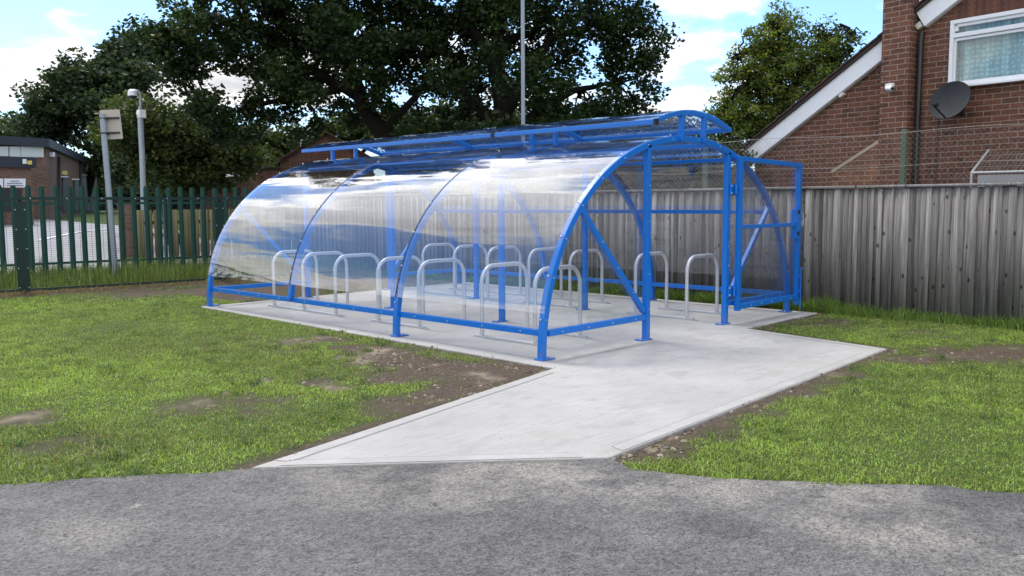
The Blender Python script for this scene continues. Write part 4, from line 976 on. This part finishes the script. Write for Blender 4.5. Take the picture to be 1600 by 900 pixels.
mb = MB(); mb.box(lq(221, 178), (.19, .19, .22)); mb.tube([lq(219, 178), lq(213, 177)], [.06, .05], 10); mb.build('control_box', M_WHITE, cpole, bevel=.01)
mb = MB(); mb.tube([lq(219.5, 168), lq(219.5, 152), lq(218, 145), lq(214, 141.5), lq(208, 141)], .036, 10); smooth_by_angle(mb.build('swan_neck', M_GREYP, cpole))
o_ = lq(207.5, 147); mb = MB(); mb.tube([o_ + Vector((0, 0, .13)), o_ + Vector((0, 0, .09)), o_ + Vector((0, 0, -.05))], [.07, .13, .135], 18)
mb.tube([o_ + Vector((0, 0, -.05)), o_ + Vector((0, 0, -.11)), o_ + Vector((0, 0, -.15))], [.11, .09, .03], 18, True, 1); smooth_by_angle(mb.build('dome_camera', [M_WHITE, M_BLACKP], cpole))
b = at(818, 330, 20.5); lc = empty('lamp_column', (b.x, b.y, 0)); tag(lc, 'slim grey metal column rising behind the shelter in front of the oak', 'lamp post')
mb = MB(); mb.tube([(0, 0, -.1), (0, 0, 1.2), (0, 0, 8.5)], [.06, .048, .044], 14); smooth_by_angle(mb.build('column', M_GREYP, lc))
mb = MB(); mb.tube([(0, 0, 8.5), (.1, -.2, 8.75), (.3, -.6, 8.8)], .03, 10); mb.box((.36, -.7, 8.8), (.2, .4, .09)); mb.build('lamp_arm', M_GREYP, lc)

# ---------------------------------------------------------------- far buildings
def gpt(px, dist): p = at(px, 330, dist); p.z = 0; return p
# flat-roofed brick building at the left
A = gpt(76, 60); B = gpt(154, 92); Lf = gpt(-130, 57); tz_ = lambda px, py, d: at(px, py, d).z
fb = empty('flat_roof_building', A); tag(fb, 'brown brick flat-roofed building with dark fascia and high windows beyond the car park', 'building')
o3 = lambda p, z=0: Vector((p.x - A.x, p.y - A.y, z))
zt, zf = tz_(76, 230, 60), tz_(76, 217, 60); back = (B - A)
dF = (A - Lf).normalized()
mb = MB(); mb.prism([o3(Lf), o3(A), o3(B), o3(B) + o3(Lf)], (0, 0, .3), (0, 0, zt)); mb.build('wall', M_BRICKB, fb)
mb = MB(); mb.prism([o3(Lf) - Vector((.2, .3, 0)), o3(A) + Vector((.15, -.35, 0)), o3(B) + Vector((.3, .1, 0)), o3(B) + o3(Lf)], (0, 0, zt), (0, 0, zf)); mb.build('fascia', M_FASC, fb)
nf = Vector((dF.y, -dF.x, 0));  nf = nf if nf.dot(CAM - A) > 0 else -nf
def facade(px0, px1, py0, py1, off, d=60):
    out = []
    for px, py in ((px0, py1), (px1, py1), (px1, py0), (px0, py0)):
        p = on_plane(px, py, A + nf * off, nf); out.append(p - A)
    return out
def rect(mb, q, th=.06, n=None, mi=0):
    n = n or nf; mb.prism(q, (0, 0, 0), n * -th, mi)
for a_, c_ in ((-60, -20), (-18, 13), (15, 31), (32, 68)):
    mb = MB(); rect(mb, facade(a_, c_, 229, 246, .10)); w_ = mb.build('window', M_WHITE, fb)
    mb = MB(); rect(mb, facade(a_ + 1.2, c_ - 1.2, 231, 245, .14), .03); mb.build('pane', M_BLIND, w_)
# lower entrance block
E0, E1 = gpt(52, 52), gpt(-110, 50); off_e = (E0 - A).dot(nf)
zlo = tz_(52, 262.5, 52); zhi = tz_(52, 246, 52)
mb = MB(); q0, q1 = o3(E0), o3(E1); mb.prism([q1, q0, q0 - nf * (off_e - .05) + Vector((.0, 0, 0)), q1 - nf * (off_e - .05)], (0, 0, .3), (0, 0, zlo)); mb.build('entrance_wall', M_BRICKB, fb)
mb = MB(); mb.prism([q1 + nf * .2, q0 + nf * .2 + dF * .2, q0 - nf * (off_e - .06) + dF * .2, q1 - nf * (off_e - .06)], (0, 0, zlo), (0, 0, zhi)); mb.build('entrance_fascia', M_FASC, fb)
for px0, px1 in ((-8, 5), (7, 40)):
    mb = MB(); rect(mb, facade(px0, px1, 279, 293, off_e + .08), .05)
    if px0 > 0:
        for yy_, w_ in ((283, 14), (286.5, 24), (290, 26)): rect(mb, facade(23 - w_ / 2, 23 + w_ / 2, yy_ - .6, yy_ + .6, off_e + .095), .01, None, 1)
    mb.build('sign_board', [M_SIGNW, M_INK], fb)
mb = MB(); rect(mb, facade(36, 41.5, 248.5, 256, off_e + .30), .06); mb.build('notice', M_SIGNW, fb)
mb = MB(); rect(mb, facade(43, 50, 251, 257, off_e + .30), .06); mb.build('light_box', M_YEL, fb)
mb = MB(); rect(mb, facade(-10, 34, 296, 330, off_e + .04), .05); mb.build('door', M_DARKDOOR, fb)
# openings on the receding side wall
nb = Vector((back.y, -back.x, 0)).normalized(); nb = nb if nb.dot(CAM - A) > 0 else -nb
def flank(px0, px1, py0, py1, off):
    return [on_plane(px, py, A + nb * off, nb) - A for px, py in ((px0, py1), (px1, py1), (px1, py0), (px0, py0))]
for px0, px1, py0, py1, m_, nm in ((99, 106, 277, 330, M_DARKDOOR, 'door'), (117, 123, 281, 330, M_GREENP, 'door'), (130, 145, 274, 330, M_DARKDOOR, 'roller_door')):
    mb = MB(); mb.prism(flank(px0, px1, py0, py1, .12), (0, 0, 0), nb * -.2); mb.build(nm, m_, fb)
    mb = MB(); mb.prism(flank(px0 - 1, px1 + 1, py0 - 1.6, py0, .16), (0, 0, 0), nb * -.2); mb.build('lintel', M_SIGNW, fb)
for px in (94.5, 128): mb = MB(); mb.prism(flank(px, px + .9, 245, 330, .2), (0, 0, 0), nb * -.2); mb.build('downpipe', M_PIPE, fb)
mb = MB(); mb.prism(flank(83, 86, 238, 245, .2), (0, 0, 0), nb * -.2); mb.prism(flank(102, 105.5, 267, 273, .2), (0, 0, 0), nb * -.2, 1); mb.build('wall_light', [M_SIGNW, M_YEL], fb)
q = on_plane(151, 256, A + nb * .3, nb) - A; mb = MB(); mb.tube([q, q + nb * .5 + Vector((0, 0, .1))], .09, 8); mb.tube([q + nb * .4 + Vector((0, 0, .1)), q + nb * .7 + Vector((0, 0, -.35))], [.22, .16], 10); mb.build('flood_camera', M_WHITE, fb)

def gable_block(name, label, pxl, pxp, pxr, y_eave, y_peak, dist, depth, mats, cat='building'):
    a, b_, p = gpt(pxl, dist), gpt(pxr, dist), gpt(pxp, dist); root = empty(name, a); tag(root, label, cat)
    ze, zp = at(pxl, y_eave, dist).z, at(pxp, y_peak, dist).z; n = oldv(math.sin((pxl - 800) / 1348), math.cos((pxl - 800) / 1348)) * depth; l = lambda q, z: Vector((q.x - a.x, q.y - a.y, z))
    mb = MB(); mb.prism([l(a, -.3), l(b_, -.3), l(b_, ze), l(p, zp), l(a, ze)], (0, 0, 0), n); mb.build('wall', mats[0], root)
    for q in ((a, ze, p, zp), (p, zp, b_, ze)):
        u0, u1 = l(q[0], q[1]), l(q[2], q[3]); d = (u1 - u0).normalized(); ex = -.15 if q[0] is a else 0; ey = .15 if q[0] is not a else 0
        mb = MB(); mb.prism([u0 + d * ex + Vector((0, 0, .01)), u1 + d * ey + Vector((0, 0, .01)), u1 + d * ey + Vector((0, 0, .09)), u0 + d * ex + Vector((0, 0, .09))], n * -.02, n * 1.02); mb.build('roof', mats[1], root)
    return root, l
gs, l_ = gable_block('gabled_outbuilding', 'dark red brick gabled outbuilding behind the far end of the shelter', 441, 512, 585, 250, 208, 38, 9, (M_BRICKF, M_TILE))
q = at(471, 230, 38.3); gv = gs.location; mb = MB(); mb.tube([(q.x - gv.x, q.y - gv.y, 2.8), (q.x - gv.x, q.y - gv.y, at(471, 212, 38.3).z)], .05, 8); mb.build('flue', M_ALU, gs)
a, b_ = gpt(404, 37.5), gpt(441, 37.5); fg = empty('flat_garage', a); tag(fg, 'low flat-topped red brick garage beside the gabled outbuilding', 'garage')
zt_ = at(404, 263, 37.5).z; w_ = Vector((b_.x - a.x, b_.y - a.y, 0)); n_ = oldv(-.28, .96) * 5
mb = MB(); mb.prism([Vector(), w_ * .995, w_ * .995 + n_, n_], (0, 0, -.3), (0, 0, zt_)); mb.build('wall', M_BRICKF, fg)
mb = MB(); mb.prism([-w_ * .03 - n_ * .02, w_ * .993 - n_ * .02, w_ * .993 + n_, n_ - w_ * .03], (0, 0, zt_), (0, 0, zt_ + .10)); mb.build('roof', M_PIPE, fg)
gb, _l = gable_block('tiled_shed', 'low shed with a brown tiled roof behind the palisade fence', 315, 342, 372, 300, 279, 36, 6, (M_BRICKF, M_TILE), 'shed')
gb2, _l = gable_block('brick_annex', 'small brick annex with a pale eaves board among the bushes', 352, 378, 404, 273, 266, 44, 6, (M_BRICKB, M_SIGNB), 'annex')
mb = MB(); mb.box(Vector((at(370, 275, 43.5).x - gb2.location.x, at(370, 275, 43.5).y - gb2.location.y, at(370, 274, 43.5).z)), (.9, .9, .14)); mb.build('eaves_board', M_SIGNW, gb2)
hb, _l = gable_block('distant_house', 'pale rendered house glimpsed through gaps in the trees', 318, 360, 402, 245, 212, 75, 10, (M_SIGNB, M_TILE), 'house')

# ---------------------------------------------------------------- trees
def leaves(C, per, rad, size, cols, flat=.75, seed=1):
    """leaf quads scattered round clump centres C (n,3)"""
    r = np.random.default_rng(seed); n = len(C) * per; cen = np.repeat(C, per, 0)
    rr = np.repeat(rad if isinstance(rad, np.ndarray) else np.full(len(C), rad), per)
    d = r.normal(0, 1, (n, 3)); d /= np.linalg.norm(d, axis=1)[:, None]; k = r.random(n) ** .45
    P = cen + d * (rr * k)[:, None] * np.array([1, 1, flat])
    a = r.normal(0, 1, (n, 3)); a[:, 2] *= .6; a /= np.linalg.norm(a, axis=1)[:, None]
    b = r.normal(0, 1, (n, 3)); b -= (b * a).sum(1)[:, None] * a; b /= np.linalg.norm(b, axis=1)[:, None]; c = np.cross(a, b)
    s = size * r.uniform(.55, 1.3, n)[:, None]
    V = np.empty((n, 4, 3)); V[:, 0] = P - a * s * .5; V[:, 1] = P + b * s * .30 + c * s * .08; V[:, 2] = P + a * s * .5; V[:, 3] = P - b * s * .30 + c * s * .08
    F = np.arange(n * 4).reshape(n, 4)
    cl = np.repeat(r.random(len(C)), per); q = np.clip(cl * .75 + r.random(n) * .25, 0, 1)[:, None]
    T = np.array(cols[0]) * (1 - q) + np.array(cols[1]) * q; odd = r.random(n) < .04; T[odd] = np.array(cols[2]); T *= r.uniform(.75, 1.25, n)[:, None]
    return V.reshape(-1, 3), F, np.repeat(T, 4, 0)
def clumps(ells, n, seed, shell=.35):
    r = np.random.default_rng(seed); vol = np.array([e[1][0] * e[1][1] * e[1][2] for e in ells]) ** .8; out = []
    for e, k in zip(ells, np.maximum(3, (n * vol / vol.sum()).astype(int))):
        d = r.normal(0, 1, (k, 3)); d /= np.linalg.norm(d, axis=1)[:, None]; q = (shell + (1 - shell) * r.random(k)) ; out.append(np.array(e[0]) + d * q[:, None] * np.array(e[1]))
    return np.concatenate(out)
def ell(px, py, dist, rx, rz, ry=None):
    """an ellipsoid of crown: centre seen at (px, py), radii given in frame pixels at that distance"""
    p = at(px, py, dist); m = dist / 1348; r_ = (rx + (ry or rx)) / 2 * m; return ((p.x, p.y, p.z), (r_, r_, rz * m))
def limb(mb, pts, r0, r1, n=9, wob=.08, seed=0):
    rr = random.Random(seed); P = [Vector(p) for p in pts]; out = []
    for i in range(len(P) - 1):
        for k in range(4): out.append(P[i].lerp(P[i + 1], k / 4) + Vector((rr.uniform(-1, 1), rr.uniform(-1, 1), rr.uniform(-.5, .5))) * wob * (1 if (i or k) else 0))
    out.append(P[-1]); L = len(out); mb.tube(out, [r0 + (r1 - r0) * (i / (L - 1)) ** .8 for i in range(L)], n)
def tree(name, label, base, trunk_limbs, ells, ncl, per, rad, size, cols, seed, group=None, twigs=True, shell=.3, flat=.75):
    root = empty(name, base); tag(root, label, 'tree', group); B0 = Vector(base)
    C = clumps(ells, ncl, seed, shell); r = np.random.default_rng(seed + 5)
    C = C[C[:, 2] > .15]
    R_ = rad * r.uniform(.6, 1.35, len(C))
    V, F, T = leaves(C - np.array(B0), per, R_, size, cols, flat, seed)
    soup('crown', V, F, M_LEAFL if name in ('round_tree', 'slender_sapling') else M_LEAF, T, root)
    mb = MB(); k = 0
    for pts, r0, r1 in trunk_limbs: limb(mb, [Vector(p) - B0 for p in pts], r0, r1, 10, r0 * .25, seed + k); k += 1
    if twigs and trunk_limbs:
        nodes = [Vector(p) - B0 for pts, a_, b_ in trunk_limbs for p in pts[1:]]
        for c in C[::3]:
            cv = Vector(c) - B0; nn = min(nodes, key=lambda q: (q - cv).length)
            if (nn - cv).length < 7: limb(mb, [nn, nn.lerp(cv, .5) + Vector((0, 0, .25)), cv], .05, .012, 5, .12, k); k += 1
    smooth_by_angle(mb.build('trunk', M_BARK, root), 60)
    return root
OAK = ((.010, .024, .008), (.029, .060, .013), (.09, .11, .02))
D = 27
g0 = lambda px, d=D: Vector((at(px, 330, d).x, at(px, 330, d).y, -.1))
A_ = lambda px, py, d=D: at(px, py, d)
# right oak
tl = [([g0(795), A_(792, 250), A_(786, 180), A_(776, 100), A_(778, 30), A_(780, -60)], .40, .16), ([A_(783, 150), A_(765, 80, D - .5), A_(735, 40, D - 1), A_(715, -20, D - 1.5)], .22, .08),
      ([A_(778, 90), A_(795, 62), A_(830, 52), A_(860, 20), A_(900, -30)], .18, .06), ([A_(786, 180), A_(820, 120), A_(860, 60), A_(920, 40), A_(990, 20)], .22, .06), ([A_(790, 215), A_(740, 160), A_(700, 120), A_(660, 90)], .22, .07),
      ([A_(790, 230), A_(840, 170), A_(900, 140), A_(960, 130)], .2, .06), ([A_(780, 40), A_(800, -60), A_(830, -160)], .22, .06), ([A_(735, 150), A_(690, 135), A_(640, 140)], .13, .04)]
el = [ell(700, 40, D, 110, 60), ell(790, 10, D, 120, 50), ell(900, 30, D, 110, 60), ell(990, 40, D, 65, 48), ell(930, 100, D, 70, 30), ell(985, 150, D, 62, 45), ell(900, 175, D, 100, 36), ell(830, 130, D + 1.5, 70, 50), ell(700, 140, D + 1, 80, 60), ell(660, 190, D + 2, 70, 30), ell(780, 190, D + 2, 90, 30), ell(740, 95, D + 1, 90, 50), ell(850, 80, D + 1.5, 80, 40), ell(1010, 95, D, 45, 40), ell(940, 190, D + 1, 110, 30), ell(800, 120, D - 2.5, 50, 40), ell(760, 200, D - 2.5, 70, 26), ell(850, 205, D - 2, 70, 22), ell(765, 70, D - 2, 40, 34), ell(700, 120, D - 2, 50, 40), ell(840, 150, D - 2, 60, 34),
      ell(760, -110, D, 200, 90), ell(900, -90, D, 150, 80), ell(800, -200, D, 190, 90)]
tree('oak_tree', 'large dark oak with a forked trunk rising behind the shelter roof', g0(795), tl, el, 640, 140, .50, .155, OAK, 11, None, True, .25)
# left oak, trunk leaning to the left
tl = [([g0(640), A_(618, 235), A_(590, 190), A_(560, 150), A_(545, 100), A_(540, 40), A_(530, -40)], .36, .13), ([A_(560, 150), A_(515, 125), A_(460, 95), A_(400, 98)], .2, .06), ([A_(548, 110), A_(500, 50), A_(440, 45), A_(390, 60)], .17, .05),
      ([A_(545, 90), A_(580, 40), A_(600, -20)], .2, .06), ([A_(600, 205), A_(650, 150), A_(680, 90)], .16, .05), ([A_(530, 140), A_(470, 150), A_(380, 170), A_(320, 190)], .13, .04)]
el = [ell(300, 40, D - 1, 80, 55), ell(290, 110, D - 1, 58, 45), ell(330, 170, D - 1, 65, 42), ell(390, 100, D, 80, 60), ell(470, 20, D, 110, 45), ell(420, 170, D, 60, 26), ell(520, 60, D, 80, 50), ell(600, 20, D, 90, 50), ell(560, 180, D + .5, 50, 28), ell(640, 90, D + 1, 60, 55), ell(500, 110, D + .5, 60, 35), ell(480, 205, D - .5, 46, 14), ell(430, 150, D + .5, 50, 18), ell(520, 165, D + .5, 50, 16), ell(260, 75, D - 1, 45, 60), ell(440, 75, D + 1, 90, 40), ell(590, 110, D + 1.5, 60, 55), ell(380, 205, D - .5, 55, 18), ell(590, 205, D + 1, 50, 16), ell(530, 60, D - 2.5, 45, 45), ell(600, 150, D - 1, 40, 30), ell(650, 205, D - 1, 45, 22), ell(565, 115, D - 2, 40, 36), ell(600, 60, D - 2, 50, 40), ell(480, 120, D - 2, 50, 30), ell(440, 130, D - 1, 50, 30),
      ell(400, -90, D, 170, 80), ell(560, -90, D, 150, 80), ell(480, -180, D, 160, 80)]
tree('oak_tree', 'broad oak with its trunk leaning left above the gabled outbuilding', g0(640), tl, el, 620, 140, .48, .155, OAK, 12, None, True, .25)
MID = ((.024, .046, .014), (.075, .105, .024), (.15, .13, .03))
def simple_tree(name, label, px, dist, ells, ncl, per, rad, size, cols, seed, group=None, r0=.25):
    b0 = Vector((at(px, 330, dist).x, at(px, 330, dist).y, float(rise(np.array([0.]), np.array([at(px, 330, dist).y]))[0]) - .1)); cs = [Vector(e[0]) for e in ells]
    top = max(cs, key=lambda v: v.z); tl = [([b0, b0.lerp(top, .4) , b0.lerp(top, .75), top], r0, r0 * .25)]
    tl += [([b0.lerp(top, .35), b0.lerp(top, .4).lerp(c, .6), c], r0 * .5, r0 * .15) for c in cs if c is not top]
    return tree(name, label, b0, tl, ells, ncl, per, rad, size, cols, seed, group, True)
simple_tree('leafy_tree', 'mid green bushy tree behind the two grey poles', 270, 33, [ell(235, 200, 33, 75, 45), ell(300, 230, 33, 80, 45), ell(225, 250, 33, 32, 40), ell(360, 250, 33, 55, 30), ell(290, 280, 33, 70, 24)], 330, 120, .55, .17, MID, 21)
simple_tree('dark_tree', 'dark rounded tree rising behind the flat-roofed building', 120, 82, [ell(140, 140, 80, 60, 50), ell(80, 175, 82, 45, 42), ell(190, 130, 82, 50, 55), ell(215, 80, 84, 35, 50), ell(60, 205, 84, 40, 20), ell(172, 255, 96, 26, 42), ell(190, 210, 80, 60, 60)], 420, 110, 1.25, .42, ((.020, .040, .020), (.045, .075, .030), (.08, .10, .04)), 22, None, .5)
simple_tree('pale_tree', 'pale green treetop low at the left edge behind the flat roof', 20, 90, [ell(15, 205, 90, 45, 14), ell(50, 200, 90, 30, 12)], 60, 110, 1.1, .4, ((.06, .10, .03), (.10, .14, .04), (.12, .14, .05)), 23, None, .3)
simple_tree('leafy_tree', 'bushy green trees filling the gap under the left oak', 420, 48, [ell(380, 225, 48, 55, 30), ell(450, 225, 48, 50, 24), ell(410, 262, 47, 60, 26), ell(340, 270, 47, 40, 30), ell(540, 205, 50, 50, 22), ell(610, 200, 50, 60, 26)], 260, 110, .75, .25, MID, 24)
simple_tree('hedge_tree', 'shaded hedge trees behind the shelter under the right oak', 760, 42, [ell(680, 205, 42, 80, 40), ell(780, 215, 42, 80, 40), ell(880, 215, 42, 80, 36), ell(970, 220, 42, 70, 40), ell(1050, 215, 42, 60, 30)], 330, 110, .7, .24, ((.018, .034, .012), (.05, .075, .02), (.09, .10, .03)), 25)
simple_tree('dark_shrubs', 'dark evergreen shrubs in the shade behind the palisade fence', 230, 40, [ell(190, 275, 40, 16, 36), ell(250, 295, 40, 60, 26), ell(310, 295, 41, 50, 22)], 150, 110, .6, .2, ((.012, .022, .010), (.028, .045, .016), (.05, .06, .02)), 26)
# round tree between shelter and house
DR = 30
tr = [([g0(1215, DR), A_(1215, 210, DR), A_(1212, 130, DR), A_(1215, 50, DR)], .22, .05), ([A_(1213, 190, DR), A_(1255, 120, DR), A_(1290, 60, DR)], .1, .03), ([A_(1214, 200, DR), A_(1175, 130, DR), A_(1155, 90, DR)], .1, .03), ([A_(1214, 220, DR), A_(1280, 150, DR), A_(1330, 75, DR)], .08, .02)]
el = [ell(1215, 80, DR, 52, 62), ell(1165, 130, DR, 52, 58), ell(1240, 150, DR, 72, 70), ell(1170, 195, DR, 66, 50), ell(1270, 120, DR, 52, 52), ell(1130, 210, DR, 32, 36), ell(1215, 35, DR, 30, 26), ell(1290, 85, DR, 34, 34), ell(1180, 75, DR, 26, 34), ell(1120, 175, DR, 24, 26), ell(1262, 60, DR, 22, 30), ell(1230, 220, DR, 80, 40)]
tree('round_tree', 'rounded leafy green tree between the oak and the brick house', g0(1215, DR), tr, el, 860, 50, .30, .11, ((.060, .100, .028), (.165, .220, .055), (.26, .18, .06)), 31, None, True, .25)
# sparse twigs on its right
el = [ell(1320, 75, DR, 28, 22), ell(1300, 60, DR, 26, 26), ell(1335, 60, DR, 16, 12), ell(1300, 110, DR, 30, 26)]
tree('slender_sapling', 'thin wispy sapling branches beside the white bargeboard', g0(1290, DR), [([g0(1290, DR), A_(1292, 160, DR), A_(1305, 95, DR), A_(1330, 55, DR)], .06, .012)], el, 60, 26, .35, .12, ((.04, .065, .02), (.08, .115, .035), (.14, .12, .05)), 32, None, True, .1)
# shrubs behind the timber fence
e = []
for y_, z_, rx_, rz_ in ((2.2, 1.9, .55, .8), (2.9, 2.0, .8, .9), (3.8, 2.2, .8, .9), (3.3, 2.0, .6, .85), (4.4, 2.1, .7, .9), (5.6, 2.1, .7, .9), (7, 2.2, .8, 1.0), (8.4, 2.2, .8, 1.0), (9.8, 2.3, .9, 1.0)): e.append(((7.0, y_, z_), (rx_, .75, rz_)))
tree('hedge', 'tangled dark hedge of twigs and leaves behind the timber fence', (7.0, 5, -.1), [([(7.0, y_, -.1), (7.0 + .1, y_, 1.4), (7, y_ + .3, 2.4)], .05, .01) for y_ in np.arange(2, 10, .8)], e, 520, 110, .26, .075, ((.022, .040, .014), (.06, .085, .025), (.16, .13, .07)), 33, None, True, .2)['category'] = 'hedge'
mb = MB(); rr = random.Random(5)
root = bpy.data.objects['hedge']
for i in range(240):
    y_ = rr.uniform(1.6, 9); p = Vector((rr.uniform(6.4, 6.9), y_, rr.uniform(.8, 1.8))) - root.location; q = [p]
    for k in range(5): q.append(q[-1] + Vector((rr.uniform(-.1, .1), rr.uniform(-.22, .22), rr.uniform(.05, .28))))
    mb.tube(q, [.007, .006, .005, .004, .003, .002], 4)
mb.build('twigs', mat('pale_twigs', lambda t: pbr(t, (.17, .13, .085), .9)), root)
# dark trees along the far side of the car park, left of the photograph (mirrored in the panels)
for i, (x_, y_, h_, lab) in enumerate(((-46, 34, 8.5, 'tallest dark tree across the car park to the left'), (-50, 18, 6.5, 'low broad dark tree across the car park to the left'), (-46, 3, 7.5, 'dark tree across the car park straight left of the shelter'), (-50, -13, 6.5, 'dark tree across the car park to the left behind the camera'))):
    e = [((x_, y_, h_ * .45), (5, 9, h_ * .5)), ((x_ + 1, y_ + 5, h_ * .35), (4, 5, h_ * .4)), ((x_, y_ - 5, h_ * .4), (4, 5, h_ * .45))]
    tree('dark_tree', lab, (x_, y_, 0), [([(x_, y_, 0), (x_, y_, h_ * .5), (x_, y_ + .5, h_ * .9)], .4, .1)], e, 170, 60, 1.5, .8, ((.020, .034, .014), (.045, .065, .022), (.08, .08, .03)), 60 + i, None, False)
r_ = np.random.default_rng(77); az_ = np.r_[r_.uniform(-1.9, 2.6, 900)]; hh = 2.2 + 3.6 * fbm(az_ * 9, az_ * 0, 91)
Cb = np.c_[CAM.x + np.sin(az_) * 118, CAM.y + np.cos(az_) * 118, 1 + hh * r_.random(900)]
Vb, Fb, Tb = leaves(Cb, 70, 2.6, 1.3, ((.022, .038, .018), (.045, .066, .028), (.06, .08, .03)), .6, 78)
tag(soup('distant_trees', Vb, Fb, M_LEAF, Tb), 'far belt of trees low along the horizon', 'trees', kind='stuff')
# small stones and clods on the soil and slab edge
n = 5200; rr = np.random.default_rng(3); xs = rr.uniform(-4, 5, n * 14); ys = rr.uniform(-4, 5, n * 14); s_ = soil_of(xs, ys); ok = (s_ > .55) & (~inside(xs, ys, SLAB) | ((edge_dist(xs, ys, SLAB) < .03 * rr.random(len(xs)) ** 6))) & ~inside(xs, ys, ASPH); xs, ys = xs[ok][:n], ys[ok][:n]; n = len(xs)
oct_ = np.array([[1, 0, 0], [0, 1, 0], [-1, 0, 0], [0, -1, 0], [0, 0, 1]]); V = (oct_[None] * rr.uniform(.5, 1.3, (n, 5, 1)) * (rr.random((n, 1, 1)) ** 4 * .030 + .004)); V[:, :, 2] *= .55; V += np.stack([xs, ys, np.where(inside(xs, ys, SLAB), .0, -.016)], 1)[:, None]
i5 = np.arange(n)[:, None] * 5; F = np.concatenate([i5 + np.array([[a, b, 4]]) for a, b in ((0, 1), (1, 2), (2, 3), (3, 0))])
T_ = np.repeat(np.where(rr.random((n, 1)) < .25, np.array([[.24, .20, .16]]), np.array([[.085, .062, .045]])) * rr.uniform(.6, 1.3, (n, 1)), 5, 0)
M_CLOD = mat('clods', lambda t: pbr(t, t.attr('tint', 0), .95))
tag(soup('soil_clods', V.reshape(-1, 3), F, M_CLOD, T_), 'loose clods and stones on the bare soil', 'soil', kind='stuff')

# fallen leaves and grit on the concrete and path
n = 110; xs, ys = rr.uniform(-6, 5, n), rr.uniform(-5, 6.5, n); zz = np.where(inside(xs, ys, SLAB), .004, np.where(inside(xs, ys, ASPH), -.008, .012))
Cc = np.c_[xs, ys, zz + .004]; th = rr.uniform(0, 6.28, n); Lx = rr.uniform(.006, .020, n); u_ = np.c_[np.cos(th), np.sin(th), rr.uniform(-.15, .15, n)] * Lx[:, None]; v_ = np.c_[-np.sin(th), np.cos(th), rr.uniform(-.2, .2, n)] * Lx[:, None] * .5
V = np.stack([Cc - u_, Cc - v_, Cc + u_, Cc + v_], 1).reshape(-1, 3); T_ = np.repeat(np.array([[.10, .065, .03]]) * rr.uniform(.4, 2.2, (n, 1)), 4, 0)
tag(soup('fallen_leaves', V, np.arange(n * 4).reshape(n, 4), M_CLOD, T_), 'scattered small brown leaves on the concrete and path', 'leaves', kind='stuff')
